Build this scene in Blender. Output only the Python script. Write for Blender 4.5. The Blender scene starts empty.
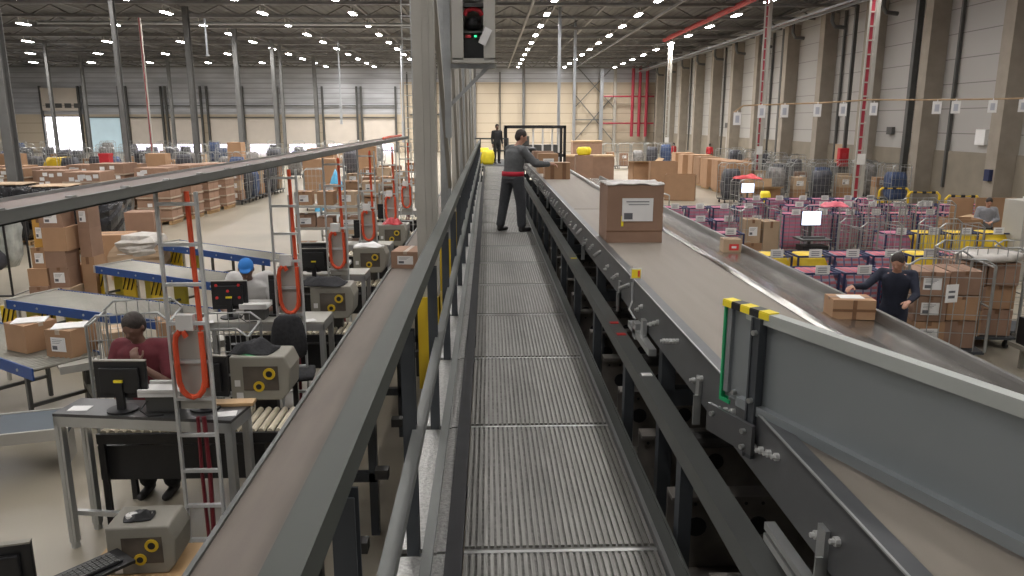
import bpy, bmesh, math, random
from mathutils import Vector, Matrix
random.seed(7)
SC = bpy.context.scene
COL = SC.collection
PI = math.pi
F = 760.0; H = 3.5
PITCH = math.atan(166.5 / F); YAW = math.atan(24 * math.cos(PITCH) / F)

# ---------------------------------------------------------------- materials
MATS = {}
def mat(name, col, rough=.6, metal=0., var=.08, scale=6., bump=0., emit=None, estr=1., rnd=0., alpha=None, stretch=None):
    if name in MATS: return MATS[name]
    m = bpy.data.materials.new(name); m.use_nodes = True
    nt = m.node_tree; N = nt.nodes; L = nt.links
    b = N['Principled BSDF']
    b.inputs['Roughness'].default_value = rough; b.inputs['Metallic'].default_value = metal
    tc = N.new('ShaderNodeTexCoord'); src = tc.outputs['Object']
    if stretch:
        mp = N.new('ShaderNodeMapping'); mp.inputs['Scale'].default_value = stretch
        L.new(src, mp.inputs['Vector']); src = mp.outputs['Vector']
    nz = N.new('ShaderNodeTexNoise'); nz.inputs['Scale'].default_value = scale; nz.inputs['Detail'].default_value = 4
    L.new(src, nz.inputs['Vector'])
    rp = N.new('ShaderNodeMapRange'); rp.inputs['From Min'].default_value = .3; rp.inputs['From Max'].default_value = .7
    rp.inputs['To Min'].default_value = 1 - var; rp.inputs['To Max'].default_value = 1 + var
    L.new(nz.outputs['Fac'], rp.inputs['Value'])
    vm = N.new('ShaderNodeVectorMath'); vm.operation = 'SCALE'; vm.inputs[0].default_value = col[:3]
    L.new(rp.outputs['Result'], vm.inputs['Scale'])
    out = vm.outputs['Vector']
    if rnd:
        oi = N.new('ShaderNodeObjectInfo'); r2 = N.new('ShaderNodeMapRange')
        r2.inputs['To Min'].default_value = 1 - rnd; r2.inputs['To Max'].default_value = 1 + rnd
        L.new(oi.outputs['Random'], r2.inputs['Value'])
        v2 = N.new('ShaderNodeVectorMath'); v2.operation = 'SCALE'
        L.new(out, v2.inputs[0]); L.new(r2.outputs['Result'], v2.inputs['Scale']); out = v2.outputs['Vector']
    L.new(out, b.inputs['Base Color'])
    if bump:
        bp = N.new('ShaderNodeBump'); bp.inputs['Strength'].default_value = bump; bp.inputs['Distance'].default_value = .02
        L.new(nz.outputs['Fac'], bp.inputs['Height']); L.new(bp.outputs['Normal'], b.inputs['Normal'])
    if emit:
        b.inputs['Emission Color'].default_value = (*emit, 1); b.inputs['Emission Strength'].default_value = estr
    if alpha is not None:
        b.inputs['Transmission Weight'].default_value = alpha; b.inputs['IOR'].default_value = 1.1
    MATS[name] = m
    m['b'] = b.name
    return m

def stripes(m, axis, period, width, dark, second=None):
    """multiplies the base colour along thin lines at a fixed period (panel joints, plaid)"""
    nt = m.node_tree; N = nt.nodes; L = nt.links; b = N['Principled BSDF']
    old = b.inputs['Base Color'].links[0].from_socket
    tc = N.new('ShaderNodeTexCoord'); sx = N.new('ShaderNodeSeparateXYZ'); L.new(tc.outputs['Object'], sx.inputs[0])
    src = sx.outputs[axis]
    dv = N.new('ShaderNodeMath'); dv.operation = 'DIVIDE'; dv.inputs[1].default_value = period; L.new(src, dv.inputs[0])
    fr = N.new('ShaderNodeMath'); fr.operation = 'FRACT'; L.new(dv.outputs[0], fr.inputs[0])
    lt = N.new('ShaderNodeMath'); lt.operation = 'LESS_THAN'; lt.inputs[1].default_value = width; L.new(fr.outputs[0], lt.inputs[0])
    mx = N.new('ShaderNodeMix'); mx.data_type = 'RGBA'
    L.new(lt.outputs[0], mx.inputs['Factor']); L.new(old, mx.inputs['A']); mx.inputs['B'].default_value = (*dark, 1)
    L.new(mx.outputs['Result'], b.inputs['Base Color'])
    return m

M_ = mat
floor_m = M_('polished_concrete', (.265, .235, .18), .32, 0, .2, .35, 0)
conc = M_('concrete_grey', (.27, .235, .19), .8, 0, .1, 2)
plinth = M_('concrete_plinth', (.22, .19, .145), .8, 0, .08, 1.5)
panel_w = stripes(M_('wall_panel_grey', (.36, .345, .32), .5, 0, .04, .3), 2, 1.0, .035, (.16, .15, .14))
panel_c = stripes(M_('wall_panel_cream', (.52, .44, .33), .6, 0, .05, .3), 2, 1.1, .05, (.28, .23, .17))
metal_w = stripes(M_('wall_metal_sheet', (.50, .51, .53), .38, .35, .22, .25, 0, stretch=(1, 1, 6)), 2, .55, .16, (.33, .335, .35))
roof_m = stripes(M_('roof_deck', (.085, .083, .08), .6, .1, .2, .5), 0, .5, .3, (.05, .05, .05))
truss_m = M_('truss_steel', (.19, .185, .18), .5, .2, .1, 2)
pipe_m = M_('bright_pipe', (.42, .44, .46), .35, .6, .06, 2)
steel_w = M_('column_pale_grey', (.42, .40, .35), .5, .1, .06, 2)
steel_c = M_('column_mid_grey', (.15, .15, .145), .5, .2, .1, 3)
steel_d = M_('column_dark_grey', (.085, .085, .08), .5, .2, .1, 3)
paint_g = M_('painted_steel_grey', (.11, .115, .108), .45, .3, .07, 3)
paint_dk = M_('painted_steel_dark', (.05, .056, .062), .5, .2, .1, 5)
rail_top = M_('rail_top_grey', (.05, .056, .046), .55, .1, .05, 6)
frame_g = M_('conveyor_frame', (.105, .108, .11), .4, .5, .12, 5)
under_m = M_('underframe_black', (.05, .048, .045), .6, .2, .3, 6)
under2_m = M_('underframe_brown', (.17, .155, .138), .6, .3, .25, 6)
belt_m = M_('belt_grey_brown', (.235, .205, .17), .62, 0, .07, 1.2, 0, stretch=(8, .5, 1))
belt2_m = M_('belt_brown', (.135, .113, .092), .7, 0, .1, 1.4, 0, stretch=(6, .8, 1))
beltblue = M_('belt_blue_grey', (.07, .09, .105), .6, 0, .06, 2)
chute_d = M_('chute_rim', (.13, .125, .115), .4, .6, .1, 2)
chute_m = M_('chute_stainless', (.33, .315, .29), .22, .92, .12, 1.2, .02, stretch=(.6, 3, 3))
zinc = M_('bright_zinc', (.62, .62, .6), .3, .5, .1, 8)
ladm = M_('ladder_zinc', (.56, .57, .56), .45, .35, .1, 8)
galv = M_('galvanised_steel', (.38, .39, .38), .4, .75, .1, 8)
alu = M_('aluminium', (.46, .47, .46), .35, .7, .05, 5)
grate_m = M_('grating_bar', (.235, .23, .212), .5, .35, .22, 2.5, 0, stretch=(30, 1, 1))
grate_d = M_('grating_gap', (.155, .152, .14), .7, .1, .3, 30)
grate_w = M_('tread_plate', (.42, .42, .4), .45, .5, .25, 60, .3)
dstrip = M_('black_strip', (.04, .04, .042), .6, .2, .15, 4)
plate_m = M_('diverter_sheet', (.235, .255, .26), .42, .35, .06, 1.5)
plate_r = M_('diverter_rim', (.40, .42, .39), .45, .2, .05, 4)
green_m = M_('green_edge', (.01, .30, .11), .5)
yel_m = M_('yellow_paint', (.62, .42, .02), .45, 0, .08, 3)
yelb = M_('bright_yellow', (.85, .68, .03), .5)
blk = M_('black_plastic', (.012, .012, .013), .45, 0, .1, 6)
blk2 = M_('black_fabric', (.022, .022, .024), .9, 0, .3, 30, .3)
white_m = M_('white_plastic', (.68, .67, .64), .5, 0, .03, 4)
paper = M_('label_paper', (.72, .71, .69), .7, 0, .03, 8)
ink = M_('label_ink', (.12, .12, .13), .7)
card = M_('cardboard', (.33, .195, .108), .85, 0, .07, 3, 0, rnd=.16)
card_d = M_('cardboard_shipping', (.27, .165, .11), .85, 0, .08, 3, 0, rnd=.12)
card_l = M_('cardboard_pale', (.40, .29, .19), .85, 0, .06, 3, 0, rnd=.1)
card_in = M_('cardboard_inside', (.42, .29, .17), .9)
tape_m = M_('parcel_tape', (.17, .085, .04), .35, 0, .1, 8)
tape_l = M_('clear_tape', (.42, .34, .26), .3, 0, .1, 8)
film = M_('stretch_film', (.48, .45, .41), .3, 0, .15, 9, .5)
blkfilm = M_('black_stretch_film', (.015, .015, .017), .22, 0, .4, 5, .9)
orange = M_('orange_hose', (.68, .085, .028), .45)
red_m = M_('red_paint', (.46, .022, .03), .5, 0, .1, 3)
redc = M_('crimson_pipe', (.34, .03, .05), .45)
blue_m = M_('blue_side_rail', (.012, .055, .21), .45, 0, .06, 4)
navy = M_('navy_strap', (.018, .025, .075), .7)
roller = M_('grey_roller', (.21, .2, .168), .35, .5, .06, 6)
beige_r = M_('beige_roller', (.62, .56, .43), .5, 0, .05, 4)
mach_m = M_('machine_beige', (.25, .235, .195), .5, 0, .05, 4)
desk_t = M_('desk_dark_top', (.055, .055, .055), .3, 0, .1, 6)
wood = M_('pale_wood', (.45, .29, .14), .6, 0, .1, 5)
skin = M_('skin', (.42, .22, .15), .55, 0, .05, 8)
skin2 = M_('skin_brown', (.16, .085, .06), .55, 0, .05, 8)
hair_m = M_('dark_hair', (.03, .022, .018), .7, 0, .3, 40, .4)
cloth_grey = M_('grey_sweater', (.095, .098, .10), .9, 0, .12, 25, .2)
cloth_dgrey = M_('grey_trousers', (.05, .052, .057), .9, 0, .12, 25, .2)
cloth_red = M_('red_belt_cloth', (.42, .012, .03), .8)
maroon = M_('maroon_shirt', (.115, .018, .025), .9, 0, .12, 20, .2)
cloth_white = M_('pale_tee', (.5, .49, .47), .9, 0, .06, 15)
cloth_navy = M_('navy_sweater', (.014, .017, .032), .9, 0, .12, 25, .2)
cloth_lg = M_('light_grey_sweater', (.24, .245, .26), .9, 0, .1, 25, .2)
bluecap = M_('blue_cap', (.02, .16, .48), .8)
shoe_m = M_('dark_shoe', (.02, .018, .017), .6)
plaid = M_('plaid_sack', (.36, .11, .17), .75, 0, .12, 3, .2, rnd=.12)
stripes(plaid, 2, .105, .42, (.22, .18, .22)); stripes(plaid, 0, .16, .12, (.28, .08, .12))
plaid2 = M_('plaid_sack_blue', (.42, .11, .13), .75, 0, .12, 3, .2, rnd=.1)
stripes(plaid2, 2, .09, .5, (.27, .28, .34)); stripes(plaid2, 0, .14, .2, (.12, .10, .18))
bluebag = M_('blue_sack', (.05, .075, .15), .7, 0, .3, 5, .5, rnd=.2)
darkbag = M_('dark_sack', (.05, .05, .06), .6, 0, .4, 6, .6, rnd=.3)
greybag = M_('grey_sack', (.2, .19, .18), .6, 0, .4, 6, .6, rnd=.3)
cyanbag = M_('light_blue_sack', (.05, .28, .46), .5, 0, .2, 6, .5)
screen = M_('lit_screen', (.7, .75, .9), .4, emit=(.72, .8, 1.), estr=1.6)
lamp_m = M_('lamp_glow', (1, 1, 1), .4, emit=(1., .97, .98), estr=55.)
day_m = M_('daylight_gap', (1, 1, 1), .4, emit=(.86, .8, 1.), estr=3.2)
sky_m = M_('daylight_opening', (1, 1, 1), .4, emit=(.95, .93, 1.), estr=3.4)
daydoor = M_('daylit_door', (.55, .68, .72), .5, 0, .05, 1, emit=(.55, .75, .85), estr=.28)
dockw = M_('dock_door_white', (.60, .54, .47), .5, 0, .04, 1)
tagred = M_('red_sticker', (.6, .03, .03), .5)
teal = M_('teal_cloth', (.02, .14, .16), .8)
greenled = M_('green_light', (.02, .5, .2), .4, emit=(.05, 1, .35), estr=2.)
glass_m = M_('acrylic_window', (.09, .075, .06), .15, 0, .2, 8)
greycab = M_('grey_cabinet_door', (.42, .405, .36), .5, .1, .04, 2)

def dynmat(name, col, **k): return mat(name, col, **k)

# ---------------------------------------------------------------- mesh builder
class MB:
    def __init__(s): s.v = []; s.f = []; s.mi = []
    def _add(s, vs, fs, mi=0):
        n = len(s.v); s.v += [tuple(v) for v in vs]
        for f in fs: s.f.append([i + n for i in f]); s.mi.append(mi)
    def box(s, c, d, mi=0, R=None, taper=None):
        hx, hy, hz = d[0] / 2, d[1] / 2, d[2] / 2; vs = []
        for z in (-hz, hz):
            k = taper if (taper and z > 0) else 1
            for x, y in ((-hx, -hy), (hx, -hy), (hx, hy), (-hx, hy)):
                p = Vector((x * k, y * k, z))
                if R: p = R @ p
                vs.append(p + Vector(c))
        s._add(vs, [(3, 2, 1, 0), (4, 5, 6, 7), (0, 1, 5, 4), (1, 2, 6, 5), (2, 3, 7, 6), (3, 0, 4, 7)], mi); return s
    def b2(s, lo, hi, mi=0):
        return s.box([(a + b) / 2 for a, b in zip(lo, hi)], [abs(b - a) for a, b in zip(lo, hi)], mi)
    def bar(s, p0, p1, w, h=None, mi=0, up=(0, 0, 1)):
        p0, p1 = Vector(p0), Vector(p1); h = h or w; d = p1 - p0; L = d.length
        if L < 1e-6: return s
        d.normalize(); u = Vector(up)
        if abs(d.dot(u)) > .99: u = Vector((0, 1, 0))
        x = d.cross(u).normalized(); y = x.cross(d).normalized()
        R = Matrix((x, y, d)).transposed()
        return s.box((p0 + p1) / 2, (w, h, L), mi, R)
    def rings(s, rings, mi=0, cap=True):
        n = len(rings[0]); vs = [p for r in rings for p in r]; fs = []
        for i in range(len(rings) - 1):
            for j in range(n):
                a = i * n + j; b = i * n + (j + 1) % n; fs.append((a, b, b + n, a + n))
        if cap:
            fs.append(tuple(range(n - 1, -1, -1))); fs.append(tuple(range((len(rings) - 1) * n, len(rings) * n)))
        s._add(vs, fs, mi); return s
    def tube(s, pts, r, n=6, mi=0):
        pts = [Vector(p) for p in pts]; rs = []; prev = None
        for i, p in enumerate(pts):
            t = (pts[min(i + 1, len(pts) - 1)] - pts[max(i - 1, 0)]).normalized()
            u = prev if prev is not None else (Vector((0, 0, 1)) if abs(t.z) < .9 else Vector((1, 0, 0)))
            x = t.cross(u)
            if x.length < 1e-4: x = t.cross(Vector((0, 1, 0)))
            x.normalize(); y = t.cross(x).normalized(); prev = -y if False else u
            rr = r[i] if isinstance(r, (list, tuple)) else r
            rs.append([p + (x * math.cos(a) + y * math.sin(a)) * rr for a in (2 * PI * k / n for k in range(n))])
        return s.rings(rs, mi)
    def cyl(s, p0, p1, r, n=12, mi=0, r1=None):
        return s.tube([p0, p1], [r, r if r1 is None else r1], n, mi)
    def ball(s, c, r, n=10, m=7, mi=0, R=None):
        c = Vector(c); rr = r if isinstance(r, (tuple, list)) else (r, r, r); rings = []
        for i in range(m):
            th = PI * (i + .02) / (m - 1 + .04); ring = []
            for k in range(n):
                a = 2 * PI * k / n
                p = Vector((rr[0] * math.sin(th) * math.cos(a), rr[1] * math.sin(th) * math.sin(a), -rr[2] * math.cos(th)))
                if R: p = R @ p
                ring.append(c + p)
            rings.append(ring)
        return s.rings(rings, mi)
    def prism(s, poly, z0, z1, mi=0):
        return s.rings([[(x, y, z0) for x, y in poly], [(x, y, z1) for x, y in poly]], mi)
    def sheet(s, grid, t=.004, mi=0):
        """grid rows of points, given a small thickness downwards"""
        a = len(grid); b = len(grid[0]); vs = [Vector(p) for r in grid for p in r]; n = a * b
        vs2 = [v - Vector((0, 0, t)) for v in vs]; fs = []
        for i in range(a - 1):
            for j in range(b - 1):
                q = (i * b + j, i * b + j + 1, (i + 1) * b + j + 1, (i + 1) * b + j)
                fs.append(q); fs.append(tuple(k + n for k in reversed(q)))
        edge = [i for i in range(b)] + [i * b + b - 1 for i in range(1, a)] + [(a - 1) * b + j for j in range(b - 2, -1, -1)] + [i * b for i in range(a - 2, 0, -1)]
        for k in range(len(edge)):
            p, q = edge[k], edge[(k + 1) % len(edge)]; fs.append((q, p, p + n, q + n))
        s._add(vs + vs2, fs, mi); return s
    def mesh(s, name, mats):
        me = bpy.data.meshes.new(name); me.from_pydata(s.v, [], s.f)
        for m in (mats if isinstance(mats, (list, tuple)) else [mats]): me.materials.append(m)
        me.polygons.foreach_set('material_index', s.mi); me.update()
        bm = bmesh.new(); bm.from_mesh(me); bmesh.ops.recalc_face_normals(bm, faces=bm.faces); bm.to_mesh(me); bm.free()
        return me
    def build(s, name, mats, parent=None, loc=(0, 0, 0), rz=0, smooth=False, bevel=0, label=None):
        me = s.mesh(name, mats); o = bpy.data.objects.new(name, me); COL.objects.link(o)
        o.location = loc; o.rotation_euler = (0, 0, rz)
        if parent: o.parent = parent
        if smooth:
            me.shade_smooth()
        if bevel:
            b = o.modifiers.new('bevel', 'BEVEL'); b.width = bevel; b.segments = 2; b.limit_method = 'ANGLE'
        if label: o['label'] = label
        return o
def tag(o, label, cat, group=None, kind=None):
    o['label'] = label; o['category'] = cat
    if group: o['group'] = group
    if kind: o['kind'] = kind
    return o
def thing(name, label, cat, loc=(0, 0, 0), rz=0, group=None):
    o = bpy.data.objects.new(name, None); COL.objects.link(o); o.empty_display_size = .1
    o.location = loc; o.rotation_euler = (0, 0, rz); return tag(o, label, cat, group)
def struct(name, mb, m, label=None):
    o = mb.build(name, m); o['kind'] = 'structure'
    if label: o['label'] = label
    return o
def kids(o): return [c for c in bpy.data.objects if c.parent == o]
KID = {}
def dup(o, loc, rz=0, label=None, group=None, sc=None, parts=True):
    if o.name not in KID: KID[o.name] = [(c, kids(c)) for c in kids(o)]
    r = o.copy(); COL.objects.link(r); r.location = loc; r.rotation_euler = (0, 0, rz)
    if sc: r.scale = sc
    if label: r['label'] = label
    if group: r['group'] = group
    if parts:
        for c, gs in KID[o.name]:
            k = c.copy(); COL.objects.link(k); k.parent = r
            for g in gs:
                d = g.copy(); COL.objects.link(d); d.parent = k
    return r
ORD = ['first', 'second', 'third', 'fourth', 'fifth', 'sixth', 'seventh', 'eighth', 'ninth', 'tenth', 'eleventh', 'twelfth', 'thirteenth',
       'fourteenth', 'fifteenth', 'sixteenth', 'seventeenth', 'eighteenth', 'nineteenth', 'twentieth', 'twenty-first', 'twenty-second', 'twenty-third', 'twenty-fourth', 'twenty-fifth', 'twenty-sixth', 'twenty-seventh', 'twenty-eighth', 'twenty-ninth', 'thirtieth']

# ---------------------------------------------------------------- camera
cam = bpy.data.cameras.new('camera'); co = bpy.data.objects.new('camera', cam); COL.objects.link(co)
co.location = (0, 0, H); co.rotation_euler = (PI / 2 - PITCH, 0, -YAW)
cam.sensor_width = 36; cam.lens = F / 1024 * 36; cam.clip_end = 300; SC.camera = co

# ---------------------------------------------------------------- room shell
XR, XL, YF, ZC = 19.3, -62., 90., 10.2
struct('floor', MB().b2((XL, -6, -.2), (XR + .3, YF + .3, 0)), floor_m)
struct('ceiling', MB().b2((XL, -6, ZC), (XR + .3, YF + .3, ZC + .2)), roof_m)
struct('wall_right', MB().b2((XR, -6, 2.3), (XR + .2, YF, ZC)), panel_w)
struct('baseboard_right', MB().b2((XR - .06, -6, 0), (XR + .2, YF, 2.3)), plinth, 'brown concrete plinth along the panelled wall')
struct('wall_left', MB().b2((XL - .2, -6, 0), (XL, YF, ZC)), metal_w)
struct('wall_back', MB().b2((XL, -6.2, 0), (XR, -6, ZC)), metal_w)
CX = -10.0     # the far wall changes cladding here
struct('wall_far', MB().b2((CX, YF, 0), (XR, YF + .2, 7.9)), panel_c)
struct('trim_1', MB().b2((CX, YF, 7.9), (XR, YF + .2, ZC)), metal_w, 'metal cladding band above the cream far wall')
struct('trim_2', MB().b2((XL, YF, 4.3), (CX, YF + .2, ZC)), metal_w, 'metal cladding above the dock doors')
struct('trim_3', MB().b2((XL, YF, 0), (CX, YF + .2, 4.3)), panel_c, 'cream cladding band around the dock doors')

# concrete columns of the right wall
for k in range(-2, 12):
    y = 27.5 + 5.25 * k
    c = MB().b2((XR - .78, y, 0), (XR, y + .62, 9.3))
    struct('wall_column', c, conc)
# steel columns of the hall, far left
for x, y, w in ((-16.2, 26.6, .32), (-16.3, 35.3, .17), (-16.35, 43.8, .27), (-16.4, 52, .28), (-16.4, 60.8, .26), (-16.4, 63, .2), (-16.4, 75, .3), (-30, 75, .24), (-34, 62, .2), (-38, 75, .24)):
    c = MB().b2((x - w / 2, y - .04, 0), (x + w / 2, y, ZC - .6)).b2((x - w / 2, y + w, 0), (x + w / 2, y + w + .04, ZC - .6)).b2((x - .03, y, 0), (x + .03, y + w, ZC - .6))
    struct('steel_column', c, steel_c)
# pale columns at the far wall and slim cladding posts
for x, z1, m in ((4.1, ZC, steel_c), (9.9, ZC, steel_w), (14.6, ZC, steel_w), (-6.0, ZC, steel_d), (-1.5, ZC, steel_c), (18.3, ZC, steel_w)):
    struct('steel_column', MB().b2((x - .15, YF - .5, 0), (x + .15, YF - .1, z1)), m)
c = MB()
for x0, x1 in ((9.9, 14.6),):
    for a, b in ((1.2, 6.6), (6.6, 1.2)): c.bar((x0, YF - .3, a), (x1, YF - .3, b), .1)
    c.bar((x0, YF - .3, 3.7), (x1, YF - .3, 3.7), .12)
    for a, b in ((5., 9.9), (9.9, 5.)): c.bar((x0, YF - .3, a), (x1, YF - .3, b), .1)
struct('wall_bracing', c, steel_c)
c = MB()
for x, z0, z1 in ((-4.5, 4.2, 9), (-3.1, 4.8, 9.), (1.4, 0, 9), (-9.2, 0, 9)): c.b2((x - .07, YF - .25, z0), (x + .07, YF - .1, z1))
c.b2((-9, YF - .25, 4.2), (-2, YF - .1, 4.35))
struct('wall_pipe', c, steel_d)

# dock doors of the far-left wall: frame posts, panel, strip of daylight under it
def dock(xa, xb, kind, n):
    z1 = 3.9 if kind != 'open' else 4.0
    f = MB().b2((xa - .25, YF - .35, 0), (xa - .05, YF - .1, 7.4)).b2((xb + .05, YF - .35, 0), (xb + .25, YF - .1, 7.4)).b2((xa, YF - .3, 5.2), (xb, YF - .15, 5.3)).b2((xa, YF - .3, z1), (xb, YF - .15, z1 + .12))
    fo = struct('door_frame', f, steel_d)
    if kind == 'open':
        struct('door_%d' % n, MB().b2((xa, YF - .05, .0), (xb, YF - .02, 4.0)), sky_m, 'open dock door full of white daylight')
        b = MB().b2((xa - .1, YF - .3, 4.7), (xb + .1, YF - .12, 7.2)); struct('door_panel', b, dockw)
        b = MB()
        for k in range(4): b.b2((xa + .35 + k * 1.05, YF - .33, 5.0), (xa + 1.1 + k * 1.05, YF - .3, 5.5))
        struct('door_window', b, steel_d)
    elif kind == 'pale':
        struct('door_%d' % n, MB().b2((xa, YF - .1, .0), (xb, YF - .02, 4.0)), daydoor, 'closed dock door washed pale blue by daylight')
    else:
        struct('door_%d' % n, MB().b2((xa, YF - .1, .95), (xb, YF - .02, z1)), dockw, 'closed white dock door, a strip of daylight below')
        struct('door_gap', MB().b2((xa + .3, YF - .06, .0), (xb - .3, YF - .02, .95)), day_m)
dock(-50.2, -46.3, 'open', 1); dock(-45.5, -41.8, 'pale', 2)
for i, x in enumerate((-38.9, -34.5, -29.9, -25.9, -21.4, -16.9, -12.5)): dock(x - 1.8, x + 1.8, 'gap', 3 + i)

# ---------------------------------------------------------------- roof structure
for k in range(12):
    y = 31 + 5.2 * k
    t = MB().b2((XL, y - .1, 9.35), (XR, y + .1, 9.5)).b2((XL, y - .08, 10.02), (XR, y + .08, 10.15))
    n = 34
    for i in range(n):
        x = XL + (XR - XL) * i / n; w = (XR - XL) / n
        t.bar((x, y, 9.45), (x + w / 2, y, 10.05), .07); t.bar((x + w / 2, y, 10.05), (x + w, y, 9.45), .07)
    o = struct('roof_truss', t, truss_m)
rows = [-51, -45.5, -39.8, -34, -28.2, -22.8, -17.5, -12.3, -7.4, -2.1, 3.3, 8.4, 13.9]
c = MB()
for x in rows + [17.6, 6, -5]:
    c.b2((x + .3, 4, 9.55), (x + .42, YF, 9.68))
struct('purlin', c, truss_m)
for x, y0, y1, z, w in ((-.4, 30, 88, 9.1, .28), (-2.9, 30, 88, 9.15, .22), (2.2, 34, 88, 9.2, .12), (9.6, 32, 88, 9.25, .12)):
    struct('roof_duct', MB().b2((x, y0, z), (x + w, y1, z + w)), pipe_m if w > .25 else truss_m)
for y, z, xa, xb in ((37, 9.1, -24, -2.5), (47, 9.05, -26, -1.8)):
    struct('roof_pipe', MB().cyl((xa, y, z + .05), (xb, y, z), .09, 8), pipe_m)
for x, y, z0, z1 in ((-16.3, 46.5, 7.2, 9.3), (-10.9, 58, 3.3, 9.2), (-6.7, 61, 1.9, 9.2)):
    struct('drop_pipe', MB().b2((x, y, z0), (x + .09, y + .09, z1)).b2((x - .04, y - .03, z0), (x + .13, y + .14, z0 + (1.6 if z0 < 4 else .1))), pipe_m)
for x, y in ((4.1, 46), (5.68, 52)):
    struct('hanger_post', MB().b2((x, y, 0), (x + .17, y + .17, 10)), pipe_m)
# red sprinkler main and wall pipe run
struct('sprinkler_pipe', MB().cyl((XR - 1.25, 8, 9.35), (XR - 1.25, 89, 9.35), .07, 8), red_m)
struct('sprinkler_pipe', MB().cyl((13., 26, 9.35), (13., 58, 9.35), .16, 8), red_m)
struct('roof_conduit', MB().b2((XR - 2.4, 6, 8.95), (XR - 2.3, 89, 9.05)).b2((XR - 2.0, 6, 8.9), (XR - 1.9, 89, 9.02)), pipe_m)
for k in range(-2, 11):
    y = 30.7 + 5.25 * k
    struct('rain_pipe', MB().tube([(XR - 1.3, y, 9.2), (XR - 1.3, y, 8.6), (XR - 1.15, y, 8.35), (XR - .6, y, 8.3)], .1, 8), steel_d)
    if k % 2 == 0: struct('wall_conduit', MB().b2((XR - .16, y + 1.0, .8), (XR - .04, y + 1.12, 9.3)), steel_d)
    if k % 3 == 1: struct('wall_conduit', MB().b2((XR - .3, y - 1.2, 0), (XR - .05, y - .95, 9.3)).b2((XR - .3, y - 1.9, 0), (XR - .08, y - 1.75, 9.0)), steel_d)
# crimson riser pipes near the far corner
t = thing('sprinkler_riser', 'three tall crimson sprinkler pipes beside the far corner of the hall', 'pipe', (17.4, YF - 1.2, 0))
for dx in (-.9, -.1, .7):
    MB().cyl((dx, 0, 1.8), (dx, 0, 9.6), .18, 10).build('pipe', redc, t)
for z in (3.3, 6.3): MB().cyl((-4.2, .1, z), (1.6, .1, z), .09, 8).build('cross_pipe', redc, t)
MB().b2((-4.6, .4, 0), (-4.2, .7, 9.6)).build('post', pipe_m, t)

# ---------------------------------------------------------------- roof lamps (the hall's own lighting)
def lamp_proto():
    t = thing('ceiling_lamp', 'x', 'lamp', (0, 0, 9.3), 0, 'bright ceiling lamps')
    h = MB().b2((-.16, -.6, .0), (.16, .6, .07)).b2((-.02, -.5, .07), (.02, -.46, .3)).b2((-.02, .46, .07), (.02, .5, .3)).build('housing', white_m, t)
    MB().b2((-.13, -.55, -.03), (.13, .55, 0)).build('diffuser', lamp_m, h)
    return t
lp = lamp_proto(); first = True
rown = {-51: 'fourth row beyond the dock side', -45.5: 'third row beyond the dock side', -39.8: 'second row beyond the dock side', -34: 'first row beyond the dock side', -28.2: 'outermost row over the dock side', -22.8: 'second row from the dock side', -17.5: 'third row from the dock side', -12.3: 'fourth row from the dock side', -7.4: 'row over the pallet aisle', -2.1: 'row over the packing stations', 3.3: 'row over the walkway', 8.4: 'row over the big belt', 13.9: 'row beside the panelled wall'}
LIGHTS = []
for x in rows:
    k2 = 0
    for k in range(19):
        y = -2.5 + 5.2 * k
        if y > 86: continue
        if x < -20 and k % 2 and y > 30: continue
        if x < -30 and y < 45: continue
        vis = y > 36 + max(0, -x - 20) * 0 and (x != 8.4 or k not in (12, 13)) and (x != -2.1 or y < 30)
        LIGHTS.append((x, y))
        lab = ('bright ceiling lamp, %s from the far wall, %s' % (ORD[18 - k], rown[x]))
        if first: lp.location = (x, y, 9.3); lp['label'] = lab; o = lp; first = False
        else: o = dup(lp, (x, y, 9.3), 0, lab)
for i, (x, y) in enumerate(LIGHTS):
    ld = bpy.data.lights.new('lamp_light', 'AREA'); ld.shape = 'RECTANGLE'; ld.size = .5; ld.size_y = 1.3
    ld.energy = 46 if y < 8 else (72 if y < 20 else (125 if y < 45 else 290)); ld.color = (1, .965, .93); ld.spread = 2.6
    if y < -3: continue
    lo = bpy.data.objects.new('lamp_light', ld); COL.objects.link(lo); lo.location = (x, y, 9.22)

# ---------------------------------------------------------------- walkway
WZ = 1.63; JO = 1.42
w = thing('walkway', 'raised grey grating walkway running straight down the hall between the conveyors', 'walkway', (0, 0, 0))
pan = None
me_p = None
for k in range(-1, 22):
    y0 = 3.07 + JO * (k - 1)
    if me_p is None:
        m = MB().b2((-.12, .0, WZ - .035), (.745, JO, WZ - .012), 1)
        x = -.118; i = 0
        while x < .742:
            m.b2((x, .03, WZ - .03), (x + .017, JO - .03, WZ), 0); x += .029; i += 1
        m.b2((-.12, JO - .028, WZ - .03), (.745, JO - .006, WZ + .001), 2)
        me_p = m.mesh('grating_panel', [grate_m, grate_d, alu])
    o = bpy.data.objects.new('grating_panel', me_p); COL.objects.link(o); o.parent = w; o.location = (0, y0, 0)
    if k < 16:
        MB().b2((-.41, .03, WZ - .03), (-.29, JO - .03, WZ - .01)).build('tread_strip', grate_w, w, (0, y0, 0))
        MB().b2((-.24, .0, WZ - .03), (-.20, JO - .02, WZ - .005)).b2((-.29, .0, WZ - .03), (-.24, JO - .02, WZ - .012)).build('edge_strip', grate_w, w, (0, y0, 0))
MB().b2((-.20, .2, WZ - .05), (-.125, 33.2, WZ + .012)).build('side_strip', dstrip, w)  # flat black strip along the left of the grating panels
MB().b2((.75, .2, WZ - .2), (.768, 33.2, WZ + .02)).build('edge_bar', alu, w)
MB().b2((.768, .2, WZ - .2), (.835, 33.2, WZ + .005)).b2((.825, .2, WZ - .2), (.835, 33.2, WZ + .02)).build('side_strip', paint_g, w)
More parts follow.
